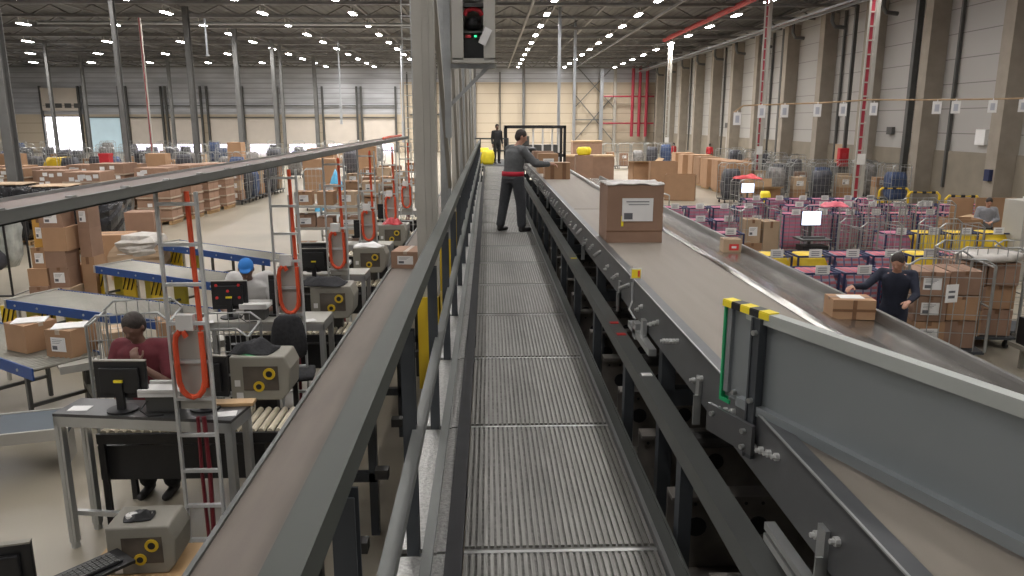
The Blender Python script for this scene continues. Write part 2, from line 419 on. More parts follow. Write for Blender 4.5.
MB().b2((-.42, .2, WZ - .2), (-.405, 33.2, WZ - .01)).build('side_strip', paint_g, w)
for k in range(8):
    y = 2.5 + 4.2 * k
    MB().b2((-.36, y, 0), (-.26, y + .1, WZ - .05)).b2((.7, y, 0), (.8, y + .1, WZ - .05)).b2((-.36, y, WZ - .16), (.8, y + .1, WZ - .05)).b2((-.42, y - .06, 0), (-.2, y + .16, .015)).b2((.64, y - .06, 0), (.86, y + .16, .015)).build('support_leg', paint_dk, w)

g = thing('guardrail', 'grey steel guardrail with a wide flat top rail on the packing side of the walkway', 'guardrail', (-.33, 0, WZ))
Y1 = 33.
MB().b2((-.075, .25, 1.065), (.0, Y1, 1.10)).b2((-.012, .25, 1.02), (.0, Y1, 1.066)).b2((-.075, .25, 1.02), (-.063, Y1, 1.066)).build('top_rail', rail_top, g)
MB().b2((.0, .25, .55), (.05, Y1, .59)).b2((.0, .25, .51), (.008, Y1, .55)).build('mid_rail', paint_g, g)
MB().b2((.045, .25, .10), (.09, Y1, .125)).b2((.045, .25, 0), (.053, Y1, .10)).build('toe_rail', paint_g, g)
me = MB().b2((-.035, -.03, -.009), (.015, -.024, 1.02)).b2((-.035, .024, -.009), (.015, .03, 1.02)).b2((-.04, -.03, -.009), (-.035, .03, 1.02)).mesh('post', paint_dk)
for k in range(22):
    y = 3.07 + JO * (k - 1)
    if y > Y1: break
    o = bpy.data.objects.new('post', me); COL.objects.link(o); o.parent = g; o.location = (0, y, 0)

# low rail on the conveyor side
r = thing('low_rail', 'long dark grey flat rail on posts between the walkway and the big belt conveyor', 'rail', (.9, 0, 0))
MB().b2((-.045, .3, 2.04), (.045, 30, 2.08)).b2((-.045, .3, 1.99), (-.037, 30, 2.04)).build('rail', paint_g, r)
mp = MB().b2((-.04, -.03, .0), (.02, .05, 2.04)); 
me = mp.mesh('post', paint_dk); me2 = MB().b2((.03, .06, .9), (.05, .1, 1.98)).mesh('post_cover', galv)
for k in range(-1, 19):
    y = 4.6 + 1.42 * k
    o = bpy.data.objects.new('post', me); COL.objects.link(o); o.parent = r; o.location = (0, y, 0)
    o = bpy.data.objects.new('bright_strut', me2); COL.objects.link(o); o.parent = r; o.location = (0, y + .05, 0)
for y, m in ((4.95, tagred), (5.25, tagred), (7.9, yelb), (4.1, paper)):
    MB().b2((-.03, y, 2.081), (.03, y + .05, 2.085)).build('sticker', m, r)

# ---------------------------------------------------------------- big belt conveyor
BZ = 2.46
b = thing('belt_conveyor', 'big grey-brown belt conveyor with a bolted grey steel side frame beside the walkway', 'conveyor', (0, 0, 0))
MB().b2((1.03, .2, BZ - .03), (1.70, 9.2, BZ)).build('belt', belt_m, b)
MB().b2((1.03, 9.22, BZ - .03), (1.70, 24, BZ)).build('belt', belt_m, b)
f = MB().b2((.95, .2, 2.27), (.962, 24, BZ + .02)).b2((.95, .2, BZ + .01), (1.015, 24, BZ + .022)).b2((.95, .2, 2.262), (1.0, 24, 2.272))
f.b2((1.69, .2, 2.27), (1.70, 24, BZ))
f.build('side_frame', frame_g, b)
MB().b2((.95, .2, BZ + .022), (.957, 24, BZ + .028)).build('edge_trim', alu, b); MB().b2((1.016, .2, BZ - .01), (1.029, 24, BZ + .006)).build('edge_seal', blk, b)
bl = MB(); y = 1.4; i = 0
while y < 22:
    for dy, z in ((0, 2.40), (.09, 2.37), (.18, 2.34)) if i % 3 == 0 else (((0, 2.38), (.12, 2.33)) if i % 3 == 1 else ((0, 2.42), (.07, 2.40), (.14, 2.38), (.21, 2.36), (.28, 2.34))):
        bl.cyl((.951, y + dy, z), (.936, y + dy, z), .014, 8); bl.cyl((.94, y + dy, z), (.924, y + dy, z), .008, 6)
    y += .45; i += 1
bl.build('bolt', zinc, b)['kind'] = 'stuff'
br = MB()
for y in (1.9, 3.2, 5.3, 7.4, 9.6, 12, 14.4): br.b2((.935, y, 2.16), (.949, y + .05, 2.38)).b2((.915, y, 2.16), (.949, y + .008, 2.3))
br.build('bracket', galv, b)['kind'] = 'stuff'
dr = MB().b2((.90, 1.0, 2.19), (.935, 2.25, 2.215)).b2((.90, 1.0, 2.15), (.935, 2.25, 2.175)); dr.build('cable_rail', alu, b)
dr = MB().b2((.9, 4.1, 2.2), (.945, 4.75, 2.24)).b2((.915, 4.35, 2.24), (.94, 4.42, 2.34)).tube([(.93, 4.8, 2.48), (.93, 4.78, 2.36), (.90, 4.72, 2.32), (.93, 4.66, 2.27)], .007, 6).b2((.90, 4.5, 2.18), (.94, 4.6, 2.28)); dr.build('sensor_bracket', alu, b)
rf = MB().b2((.935, 4.8, BZ + .0), (.94, 4.815, BZ + .12)).build('reflector_post', alu, b)
MB().b2((.915, 4.79, BZ + .045), (.985, 4.8, BZ + .115)).build('reflector', white_m, b)
MB().b2((.922, 4.785, BZ + .052), (.978, 4.79, BZ + .107), 0).b2((.96, 4.782, BZ + .06), (.973, 4.786, BZ + .1), 1).build('yellow_tag', [yelb, orange], b)
# far portion: right-hand guard rail of the belt
MB().b2((1.70, 7.5, BZ), (1.74, 24, BZ + .05)).build('side_guard', galv, b)
# legs and the dark substructure
lg = MB().b2((.0, .0, 0), (.08, .08, 2.27)).b2((.72, .0, 0), (.80, .08, 2.27)).b2((.0, 0, 1.9), (.8, .08, 2.0))
lgm = lg.mesh('leg_frame', paint_dk)
for k in range(9):
    o = bpy.data.objects.new('leg_frame', lgm); COL.objects.link(o); o.parent = b; o.location = (.98, 1.5 + 2.6 * k, 0)

u = thing('return_conveyor', 'dark lower conveyor bed with perforated cross plates under the big belt', 'conveyor', (0, 0, 0))
MB().b2((.96, .3, 1.02), (1.02, 24, 1.12)).build('side_beam', under2_m, u); MB().b2((2.3, .3, 1.02), (2.36, 24, 1.12)).build('side_beam', under2_m, u)
cm = MB(); 
cm.b2((-.0, 0, 1.16), (1.3, .02, 1.60)).b2((0, -.10, 1.60), (1.3, .02, 1.62)).b2((0, -.12, 1.14), (1.3, .02, 1.16))
for k in range(4): cm.cyl((.16 + .33 * k, -.001, 1.40), (.16 + .33 * k, -.006, 1.40), .055, 12, 1)
for k in range(14): cm.cyl((.06 + .09 * k, -.001, 1.53), (.06 + .09 * k, -.004, 1.53), .010, 6, 1)
cme = cm.mesh('cross_plate', [under2_m, blk])
for k in range(28):
    o = bpy.data.objects.new('cross_plate', cme); COL.objects.link(o); o.parent = u; o.location = (.93, 1.3 + .78 * k, 0)
rm = MB().cyl((.1, 0, 1.82), (1.2, 0, 1.82), .045, 10).mesh('idler_roller', under_m)
for k in range(16):
    o = bpy.data.objects.new('idler_roller', rm); COL.objects.link(o); o.parent = u; o.location = (.95, 1.0 + 1.4 * k, 0)
MB().b2((.95, .3, .55), (2.9, 24, .6)).build('drip_tray', under_m, u)

# ---------------------------------------------------------------- steel chute
ch = thing('steel_chute', 'wide polished steel chute sloping from the big belt down to the sorting floor', 'chute', (0, 0, 0))
CY0, CY1 = .3, 33.5
prof = [(1.70, BZ + .0), (1.715, BZ + .015), (1.74, BZ + .018), (1.78, BZ - .01), (2.1, 2.29), (2.5, 2.07), (2.9, 1.85), (3.3, 1.63), (3.7, 1.41), (4.1, 1.19), (4.26, 1.11), (4.4, 1.065), (4.6, 1.06), (4.84, 1.055)]
grid = [[(x, CY0 + (CY1 - CY0) * j / 24, z) for j in range(25)] for x, z in prof]
MB().sheet(grid, .01).build('slide', chute_m, ch, smooth=False)
MB().sheet([[(x, CY0, z), (x, CY1, z)] for x, z in ((4.841, 1.055), (4.87, 1.14), (4.885, 1.17), (4.93, 1.175), (4.94, 1.14))], .008).build('end_stop', chute_d, ch)
sl = MB()
for k in range(12): sl.b2((4.4, 2 + 2.8 * k, 0), (4.48, 2.08 + 2.8 * k, 1.02)).b2((2.9, 2 + 2.8 * k, 0), (2.98, 2.08 + 2.8 * k, 1.76))
for k in range(12): MB().b2((4.4, 2 + 2.8 * k, 0), (4.48, 2.08 + 2.8 * k, 1.02)).b2((2.9, 2 + 2.8 * k, 0), (2.98, 2.08 + 2.8 * k, 1.76)).b2((2.9, 2.02 + 2.8 * k, .4), (4.48, 2.06 + 2.8 * k, .46)).build('support_leg', paint_dk, ch)
# ---------------------------------------------------------------- diverter plate
P0 = Vector((.905, 2.73, 0)); D = Vector((.41, -1.11, 0)).normalized(); L = 2.6; Nn = Vector((-D.y, D.x, 0))
ang = math.atan2(D.y, D.x)
dv = thing('diverter_plate', 'large grey steel diverter panel with green edge crossing the big belt', 'diverter', (P0.x, P0.y, BZ + .02), ang)
# local: x along the plate, y away from the camera side
MB().b2((.0, -.006, .0), (L, .006, .345)).build('panel', plate_m, dv)
MB().b2((.12, -.03, .345), (L, .012, .372)).b2((.12, -.03, .33), (L, -.024, .346)).build('top_rim', plate_r, dv)
MB().b2((.1, -.03, -.0), (L, -.006, .03)).b2((.1, -.036, -.005), (L, -.03, .03)).build('bottom_rim', plate_m, dv)
MB().b2((.0, -.02, .348), (.12, .012, .372)).b2((0.005, -.02, 0.02), (.03, -.006, .348)).build('end_frame', plate_m, dv)
MB().b2((-.012, -.024, -.02), (.0, .012, .36)).b2((.0, -.024, -.02), (.05, -.018, -.005)).build('green_edge', green_m, dv)
hz = MB()
for k in range(5): hz.b2((-.012 + .05 * k, -.031, .372), (.038 + .05 * k, .013, .376), k % 2)
for k in range(5): hz.b2((-.012 + .05 * k, -.033, .35), (.038 + .05 * k, -.030, .372), k % 2)
hz.build('hazard_tape', [yelb, blk], dv)
MB().b2((.18, -.045, -.17), (.212, -.012, .35)).b2((.172, -.05, -.17), (.18, -.01, .35)).build('support_post', paint_dk, dv)
fb = MB().b2((-.02, -.07, -.14), (.24, -.055, -.03))
fb.build('foot_bracket', frame_g, dv)
fb = MB()
for x, z in ((.02, -.06), (.2, -.06), (.2, -.12), (.06, .03), (.196, .30), (.196, .05), (.196, -.1)): fb.cyl((x, (-.006 if z > 0 and x < .1 else (-.045 if x == .196 else -.07)), z), (x, (-.022 if z > 0 and x < .1 else (-.06 if x == .196 else -.085)), z), .010, 8)
fb.build('bolt', galv, dv)

# ---------------------------------------------------------------- columns and bracing beside the walkway
for i, y in enumerate((7.4, 11.2, 14.7, 18.4, 22.2, 26, 30)):
    wd = .20 if i == 0 else .15; x = -.60 if i == 0 else -.62
    t = thing('steel_post', ['wide pale grey steel column beside the guardrail with a yellow guard', 'slim grey post behind the wide pale column, yellow guard at its foot'][i] if i < 2 else '%s slim grey post along the guardrail beyond the wide column' % ORD[i - 1], 'column', (x, y, 0), 0, None if i == 0 else 'slim grey posts beside the walkway')
    mb = MB().b2((-wd / 2, 0, 0), (wd / 2, wd, 9.9)).b2((-wd / 2, -.01, 0), (-wd * .05, .0, 9.9)).b2((wd * .18, -.012, 0), (wd * .26, .0, 9.9))
    mb.build('shaft', steel_w if i % 2 == 0 else galv, t)
    if i < 3: MB().b2((-.11, -.06, .85), (.115, -.03, 1.8)).b2((.10, -.06, .85), (.115, .24, 1.8)).b2((-.11, -.03, .85), (-.095, .24, 1.8)).build('yellow_guard', yel_m, t)
    if i < 6:
        MB().bar((.05, .2, 6.2 if i else 5.4), (.05, 3.6, 2.2 if i else 2.6), .05, .1).build('brace', steel_w, t)
t = thing('hanging_cabinet', 'pale grey open cabinet with red and black machinery hung on a bracket above the walkway', 'cabinet', (-.12, 7.2, 4.05))
hb = MB().b2((-.2, 0, 0), (-.1, .5, 1.1)).b2((.085, 0, 0), (.19, .5, 1.1)).b2((-.2, 0, -.015), (.19, .5, .012)).b2((-.2, .48, 0), (.19, .5, 1.1)).b2((-.2, 0, 1.1), (.19, .5, 1.12)).b2((-.2, -.03, -.03), (.19, .02, -.012))
hb.build('housing', greycab, t)
ins = MB().b2((-.1, .12, .02), (.085, .3, .2), 0).b2((-.1, .1, .24), (.085, .2, .26), 2).b2((-.1, .1, .47), (.085, .2, .50), 2).b2((-.1, .1, .56), (.085, .2, .6), 2)
ins.ball((-.01, .2, .33), (.075, .1, .07), 12, 8, 0)
ins.tube([(-.09, .14, .40), (-.07, .14, .44), (-.01, .14, .46), (.05, .14, .44), (.075, .14, .40)], .022, 8, 1)
ins.b2((-.08, .1, .2), (-.03, .12, .225), 1)
ins.build('machinery', [blk, red_m, steel_d], t)
MB().b2((.0, .09, .205), (.02, .1, .22)).build('green_lamp', greenled, t)
MB().box((.1, -.02, .2), (.07, .004, .15), 0, Matrix.Rotation(.45, 3, 'Y')).build('paper_sheet', paper, t)
MB().b2((-.26, .1, -.07), (.2, .16, -.03)).bar((-.25, .13, -.42), (.12, .13, -.06), .035).b2((-.28, .08, -.7), (-.22, .18, 1.2)).build('bracket', galv, t)

# ---------------------------------------------------------------- small kit: cartons, cages, sacks
CART = {}
def carton(loc, size, rz, label, group=None, m=None, face='y', lab=True, tape=True, tm=None, cat='box'):
    """a taped parcel standing on loc; face = local side that carries the paper label"""
    m = m or card; key = (size, m.name, face, lab, tape, tm.name if tm else '')
    if key not in CART:
        w, d, h = size; e = .004
        body = MB().b2((-w / 2, -d / 2, 0), (w / 2, d / 2, h)).mesh('carton', m)
        parts = []
        if tape:
            t = MB().b2((-w / 2 - e, -.03, h - .12 * h), (w / 2 + e, .03, h + e)).b2((-w / 2 - e, -.03, h * .88), (-w / 2, .03, h)).b2((-.003, -d / 2, h), (.003, d / 2, h + .001))
            if d > w: t = MB().b2((-.03, -d / 2 - e, h * .85), (.03, d / 2 + e, h + e))
            parts.append(('tape', t.mesh('tape', tm or tape_m)))
        if lab:
            lw, lh = min(.3, w * .55), min(.21, h * .5)
            l = MB().b2((-lw / 2, -d / 2 - .006, h * .5 - lh / 2), (lw / 2, -d / 2 - .001, h * .5 + lh / 2), 0)
            l.b2((-lw * .42, -d / 2 - .008, h * .5 - lh * .38), (-lw * .08, -d / 2 - .006, h * .5 - lh * .1), 1)
            for q in range(3): l.b2((-lw * .4, -d / 2 - .008, h * .5 + lh * (.08 + .12 * q)), (lw * (.1 + .1 * q), -d / 2 - .006, h * .5 + lh * (.11 + .12 * q)), 1)
            parts.append(('paper_label', l.mesh('paper_label', [paper, ink])))
        CART[key] = (body, parts)
    body, parts = CART[key]
    o = bpy.data.objects.new('carton', body); COL.objects.link(o); o.location = loc; o.rotation_euler = (0, 0, rz); tag(o, label, cat, group)
    for n, me in parts:
        c = bpy.data.objects.new(n, me); COL.objects.link(c); c.parent = o
    return o
def jit(a): return random.uniform(-a, a)

def cage_proto(w=.8, d=.7, h=1.65, low=False, m=None):
    t = thing('roll_cage', 'x', 'roll cage', (0, 0, 0))
    fr = MB(); r = .016; m = m or galv
    for y in (-d / 2, d / 2):
        n = 6 if not low else 4
        pts = [(-w / 2, y, .2), (-w / 2, y, h - .1), (-w / 2 + .1, y, h), (w / 2 - .1, y, h), (w / 2, y, h - .1), (w / 2, y, .2)]
        fr.tube(pts, r, n)
    for x in (-w / 2, w / 2):
        fr.bar((x, -d / 2, h - .12), (x, d / 2, h - .12), .02); fr.bar((x, -d / 2, h * .55), (x, d / 2, h * .55), .02)
    fr.build('frame', m, t)
    wi = MB(); nx = 6 if not low else 4
    for y in (-d / 2, d / 2):
        for k in range(1, nx + 1): x = -w / 2 + w * k / (nx + 1); wi.b2((x - .004, y - .004, .2), (x + .004, y + .004, h))
        for k in range(1, 5): z = .2 + (h - .2) * k / 5; wi.b2((-w / 2, y - .004, z), (w / 2, y + .004, z + .009))
    for x in (-w / 2,):
        for k in range(1, nx): y = -d / 2 + d * k / nx; wi.b2((x - .004, y - .004, .2), (x + .004, y + .004, h - .12))
    wi.build('wire_mesh', m, t)
    bs = MB().b2((-w / 2, -d / 2, .16), (w / 2, d / 2, .20)).build('base', paint_dk, t)
    cs = MB()
    for x in (-w / 2 + .08, w / 2 - .08):
        for y in (-d / 2 + .08, d / 2 - .08): cs.cyl((x - .015, y, .06), (x + .015, y, .06), .06, 10).b2((x - .01, y - .03, .06), (x + .01, y + .03, .16))
    cs.build('casters', blk, bs)
    return t

def rbox(m, lo, hi, bulge=.06, n=5, mi=0, seed=1, rough=.0):
    """soft bulging block"""
    rnd = random.Random(seed); cx, cy = (lo[0] + hi[0]) / 2, (lo[1] + hi[1]) / 2; w, d, h = hi[0] - lo[0], hi[1] - lo[1], hi[2] - lo[2]
    rings = []; N = 12
    for i in range(n + 1):
        f = i / n; s = 1 - .5 * (abs(2 * f - 1) ** 5) * .4; s2 = s + bulge * math.sin(PI * f); r = []
        for k in range(N):
            a = 2 * PI * k / N + PI / N; ca, sa = math.cos(a), math.sin(a); q = 1 / max(abs(ca), abs(sa)); q = 1 + (q - 1) * .8
            j = 1 + rnd.uniform(-rough, rough)
            r.append((cx + ca * q * w / 2 * s2 * j * .97, cy + sa * q * d / 2 * s2 * j * .97, lo[2] + h * f + rnd.uniform(-rough, rough) * h * .3))
        rings.append(r)
    m.rings(rings, mi); return m

def sack_proto(pm, w=.62, d=.6, h=1.05, seed=3):
    t = thing('sack_rack', 'x', 'sack', (0, 0, 0))
    fr = MB()
    for x in (-w / 2, w / 2):
        for y in (-d / 2, d / 2): fr.b2((x - .016, y - .016, 0), (x + .016, y + .016, h))
    fr.b2((-w / 2, -d / 2 - .02, h - .03), (w / 2, -d / 2 + .02, h)).b2((-w / 2, d / 2 - .02, h - .03), (w / 2, d / 2 + .02, h)).b2((-w / 2 - .02, -d / 2, h - .03), (-w / 2 + .02, d / 2, h)).b2((w / 2 - .02, -d / 2, h - .03), (w / 2 + .02, d / 2, h))
    fr.build('frame', navy, t)
    rbox(MB(), (-w / 2 + .02, -d / 2 - .02, .08), (w / 2 - .02, d / 2, h - .005), .06, 6, 0, seed, .03).build('sack', pm, t, smooth=True)
    tg = MB().b2((-.12, -d / 2 - .04, h - .02), (.12, -d / 2 - .03, h + .13), 0)
    for q in range(3): tg.b2((-.08, -d / 2 - .042, h + .01 + q * .035), (.07, -d / 2 - .04, h + .022 + q * .035), 1)
    tg.build('card_tag', [paper, ink], t)
    return t

# ---------------------------------------------------------------- people
def seg(m, p0, p1, r0, r1, n=12, flat=1., up=(0, 1, 0)):
    """tapered limb with rounded ends"""
    p0, p1 = Vector(p0), Vector(p1); d = (p1 - p0); L = d.length; d.normalize(); u = Vector(up)
    if abs(d.dot(u)) > .95: u = Vector((0, 0, 1))
    x = d.cross(u).normalized(); y = x.cross(d).normalized(); rings = []
    def ring(c, r): return [c + x * math.cos(2 * PI * k / n) * r + y * math.sin(2 * PI * k / n) * r * flat for k in range(n)]
    for a in (80, 50, 20): rings.append(ring(p0 - d * r0 * math.sin(math.radians(a)), r0 * math.cos(math.radians(a))))
    for f in (.0, .3, .6, 1.): rings.append(ring(p0.lerp(p1, f), r0 + (r1 - r0) * f))
    for a in (20, 50, 80): rings.append(ring(p1 + d * r1 * math.sin(math.radians(a)), r1 * math.cos(math.radians(a))))
    m.rings(rings); return m
def stack(m, secs, n=20):
    """torso: list of (centre, half width, half depth, yaw)"""
    rings = []
    for c, w, d, yw in secs:
        c = Vector(c); rings.append([c + Vector((math.cos(a) * w * math.cos(yw) - math.sin(a) * d * math.sin(yw), math.cos(a) * w * math.sin(yw) + math.sin(a) * d * math.cos(yw), 0)) for a in (2 * PI * k / n for k in range(n))])
    m.rings(rings); return m
def fuse(mb, name, material, parent, voxel, smooth_it=4):
    o = mb.build(name, material, None)
    md = o.modifiers.new('r', 'REMESH'); md.mode = 'VOXEL'; md.voxel_size = voxel
    if smooth_it:
        s = o.modifiers.new('s', 'SMOOTH'); s.factor = .5; s.iterations = smooth_it
    dg = bpy.context.evaluated_depsgraph_get(); me = bpy.data.meshes.new_from_object(o.evaluated_get(dg)); me.name = name
    o.modifiers.clear(); old = o.data; o.data = me; bpy.data.meshes.remove(old)
    me.materials.clear(); me.materials.append(material); me.shade_smooth()
    o.parent = parent; return o
def hand(m, wr, d, side, palm_n, curl=.6):
    """palm and five fingers; d = direction of the hand, palm_n = palm normal, side = thumb direction"""
    d = Vector(d).normalized(); nrm = Vector(palm_n).normalized(); s = d.cross(nrm).normalized() * side; wr = Vector(wr)
    seg(m, wr, wr + d * .07, .028, .036, 12, .5, nrm)
    for i, (off, ln) in enumerate(((.028, .075), (.010, .083), (-.008, .078), (-.026, .062))):
        b0 = wr + d * .085 + s * off; a1 = curl * .5; 
        k1 = b0 + (d * math.cos(a1) + nrm * math.sin(a1)) * ln * .45
        k2 = k1 + (d * math.cos(a1 + curl) + nrm * math.sin(a1 + curl)) * ln * .32
        k3 = k2 + (d * math.cos(a1 + 1.8 * curl) + nrm * math.sin(a1 + 1.8 * curl)) * ln * .25
        seg(m, wr + d * .05 + s * off * .9, b0, .012, .0105, 8); seg(m, b0, k1, .0105, .0095, 8); seg(m, k1, k2, .0095, .0088, 8); seg(m, k2, k3, .0088, .008, 8)
    t0 = wr + d * .03 + s * .03; t1 = t0 + (s * .7 + d * .6 + nrm * .2).normalized() * .045; t2 = t1 + (s * .25 + d * .9 + nrm * .35).normalized() * .035
    seg(m, wr + d * .02 + s * .012, t0, .016, .014, 8); seg(m, t0, t1, .0135, .011, 8); seg(m, t1, t2, .011, .0095, 8)

def person(label, loc, rz, J, mats, sleeves='long', shirt_hem=None, hair='short', cap=None, scale=1., voxel=.0085, hands=None, group=None, belt=None, bulk=1.):
    """J: joint positions, person faces +y. keys pel, che, nek, hed, shL elL wrL, hiL knL anL ... (R = +x)"""
    t = thing('person', label, 'person', loc, rz, group); t.scale = (scale,) * 3
    J = {k: Vector(v) for k, v in J.items()}; sk, sh, tr, hr = mats
    m = MB(); hed = J['hed']; nek = J['nek']; lookd = J.get('look', Vector((0, 1, 0))).normalized()
    yw = math.atan2(-lookd.x, lookd.y); RH = Matrix.Rotation(yw, 3, 'Z') @ Matrix.Rotation(-math.asin(max(-1, min(1, -lookd.z))), 3, 'X')
    m.ball(hed, (.076, .095, .112), 20, 14, 0, RH)
    m.ball(hed + RH @ Vector((0, .03, -.06)), (.056, .062, .062), 16, 10, 0, RH)          # jaw
    seg(m, hed + RH @ Vector((0, .088, .0)), hed + RH @ Vector((0, .108, -.03)), .010, .015, 8)     # nose
    seg(m, hed + RH @ Vector((-.02, .086, -.062)), hed + RH @ Vector((.02, .086, -.062)), .009, .009, 8)   # mouth
    for s in (-1, 1):
        m.ball(hed + RH @ Vector((.079 * s, -.005, -.01)), (.012, .02, .032), 10, 8, 0, RH)
        m.ball(hed + RH @ Vector((.031 * s, .08, .012)), (.018, .014, .011), 10, 6, 0, RH)
    seg(m, nek - Vector((0, 0, .05)), hed - Vector((0, .01, .07)), .058, .052, 14)
    pel, che = J['pel'], J['che']; tw = J.get('tw', Vector((0, 0, 0))).x; wa = pel.lerp(che, .42)
    tor = [(pel - Vector((0, 0, .07)), .12, .09, tw * .2), (pel, .155, .105, tw * .2), (wa, .135, .095, tw * .5), (che, .165, .11, tw), (che + (nek - che) * .55, .175, .1, tw), (nek - Vector((0, 0, .035)), .12, .075, tw), (nek, .05, .05, tw)]
    stack(m, tor)
    for s in 'LR':
        seg(m, nek.lerp(J['sh' + s], .35) - Vector((0, 0, .03)), J['sh' + s], .055, .055); seg(m, J['sh' + s], J['el' + s], .05, .038); seg(m, J['el' + s], J['wr' + s], .038, .026)
        hd = (J['hd' + s] if 'hd' + s in J else (J['wr' + s] - J['el' + s]).normalized()); pn = J.get('pn' + s, Vector((0, 0, -1)))
        hand(m, J['wr' + s], hd, -1 if s == 'L' else 1, pn, J.get('cu' + s, Vector((.6, 0, 0))).x)
        seg(m, J['hi' + s], J['kn' + s], .082, .055); seg(m, J['kn' + s], J['an' + s], .054, .036)
        seg(m, J['an' + s] + Vector((0, -.02, -.05)), J.get('to' + s, J['an' + s] + Vector((0, .15, -.07))), .04, .032, 12, .8)
    fuse(m, 'body', sk, t, voxel, 2)
    # shirt
    m = MB(); e = .018; hem = shirt_hem if shirt_hem is not None else -.06
    tor2 = [(pel + Vector((0, 0, hem)), .168, .125, tw * .2), (pel + Vector((0, 0, hem + .05)), .178, .13, tw * .2), (wa, .16, .12, tw * .5), (che, .185, .13, tw), (che + (nek - che) * .55, .192, .118, tw), (nek - Vector((0, 0, .05)), .14, .095, tw), (nek - Vector((0, 0, .005)), .075, .075, tw)]
    stack(m, [(c, w * bulk, d * bulk, q) for c, w, d, q in tor2])
    for s in 'LR':
        seg(m, nek.lerp(J['sh' + s], .35) - Vector((0, 0, .035)), J['sh' + s], .07 * bulk, .072 * bulk)
        if sleeves == 'long':
            seg(m, J['sh' + s], J['el' + s], .071 * bulk, .056 * bulk); seg(m, J['el' + s], J['wr' + s].lerp(J['el' + s], .08), .056 * bulk, .042 * bulk)
        else: seg(m, J['sh' + s], J['sh' + s].lerp(J['el' + s], .68), .074 * bulk, .068 * bulk)
    fuse(m, 'shirt', sh, t, .014, 3)
    m = MB()
    stack(m, [(pel - Vector((0, 0, .12)), .14, .11, tw * .2), (pel - Vector((0, 0, .02)), .17, .125, tw * .2), (pel + Vector((0, 0, .06)), .162, .12, tw * .3)])
    for s in 'LR':
        seg(m, J['hi' + s], J['kn' + s], .1 * bulk, .08 * bulk); seg(m, J['kn' + s], J['an' + s].lerp(J['kn' + s], .08), .078 * bulk, .068 * bulk)
    fuse(m, 'trousers', tr, t, .014, 3)
    if belt:
        stack(MB(), [(pel + Vector((0, 0, .0)), .182 * bulk, .138 * bulk, tw * .2), (pel + Vector((0, 0, .075)), .178 * bulk, .134 * bulk, tw * .3)]).build('waist_cloth', belt, t, smooth=True)
    m = MB()
    for s in 'LR':
        a = J['an' + s]; to = J.get('to' + s, a + Vector((0, .15, -.07)))
        seg(m, a + Vector((0, -.02, -.03)), a + Vector((0, -.01, .03)), .05, .05); seg(m, a + Vector((0, -.035, -.055)), to, .043, .04, 12, .85)
    fuse(m, 'shoes', shoe_m, t, .012, 2)
    m = MB(); hm = cap or hr
    m.ball(hed + RH @ Vector((0, -.014, .03)), (.086, .1, .095), 18, 12, 0, RH)
    if not cap: m.ball(hed + RH @ Vector((0, -.035, -.01)), (.083, .078, .09), 16, 10, 0, RH)
    else: m.ball(hed + RH @ Vector((0, .07, .05)), (.07, .07, .012), 14, 6, 0, RH)
    fuse(m, 'cap' if cap else 'hair', hm, t, .01, 2)
    return t
def base_pose(**kw):
    J = dict(pel=(0, 0, .96), che=(0, .01, 1.26), nek=(0, .0, 1.48), hed=(0, .03, 1.64),
             shL=(-.19, 0, 1.41), shR=(.19, 0, 1.41), elL=(-.24, -.02, 1.12), elR=(.24, -.02, 1.12), wrL=(-.25, .06, .88), wrR=(.25, .06, .88),
             hiL=(-.09, 0, .92), hiR=(.09, 0, .92), knL=(-.1, .01, .5), knR=(.1, .01, .5), anL=(-.11, -.02, .095), anR=(.11, -.02, .095))
    J.update(kw); return J

# walkway worker: stands on the grating, turned toward the belt, back three-quarters to the camera
person('person in grey sweater and trousers with red waist cloth, reaching toward parcels on the belt', (.42, 13.15, WZ), -.5,
       base_pose(nek=(.04, .06, 1.47), hed=(.10, .12, 1.62), che=(.02, .03, 1.25), look=(.8, .6, -.35), tw=(-.35, 0, 0),
                 shL=(-.13, .12, 1.40), shR=(.21, -.03, 1.39), elL=(.02, .40, 1.22), elR=(.42, .02, 1.17), wrL=(.22, .56, 1.18), wrR=(.60, .18, 1.16),
                 hdR=(.9, .4, .0), hdL=(.95, .2, 0), hiL=(-.1, .02, .92), hiR=(.1, -.02, .92), knL=(-.18, .02, .5), knR=(.13, .05, .5), anL=(-.22, -.05, .095), anR=(.16, .02, .095), toL=(-.18, .10, .035), toR=(.25, .14, .035)),
       (skin, cloth_grey, cloth_dgrey, hair_m), belt=cloth_red, scale=1.0, bulk=1.14)
# sorter behind the chute
person('person in a navy sweater with both hands at a taped parcel on the steel chute', (5.68, 10.2, .0), 1.0 + PI / 2,
       base_pose(che=(0, .06, 1.25), nek=(0, .1, 1.46), hed=(0, .17, 1.60), look=(.1, 1, -.5), elL=(-.26, .18, 1.17), wrL=(-.20, .40, 1.12), elR=(.36, .22, 1.23), wrR=(.50, .42, 1.25), hdR=(.3, .9, -.1), hdL=(.3, .9, -.2)),
       (skin, cloth_navy, cloth_navy, hair_m), scale=1.02, bulk=.95)
person('person in a light grey sweater and dark trousers standing before tall brown cardboard sheets', (12.72, 19, .0), PI - .3,
       base_pose(nek=(0, .04, 1.47), hed=(0, .1, 1.62), look=(.1, 1, -.5), elL=(-.27, .05, 1.14), wrL=(-.08, .27, 1.1), elR=(.27, .05, 1.14), wrR=(.08, .27, 1.08)),
       (skin, cloth_lg, blk2, hair_m), scale=.93, bulk=1.1)
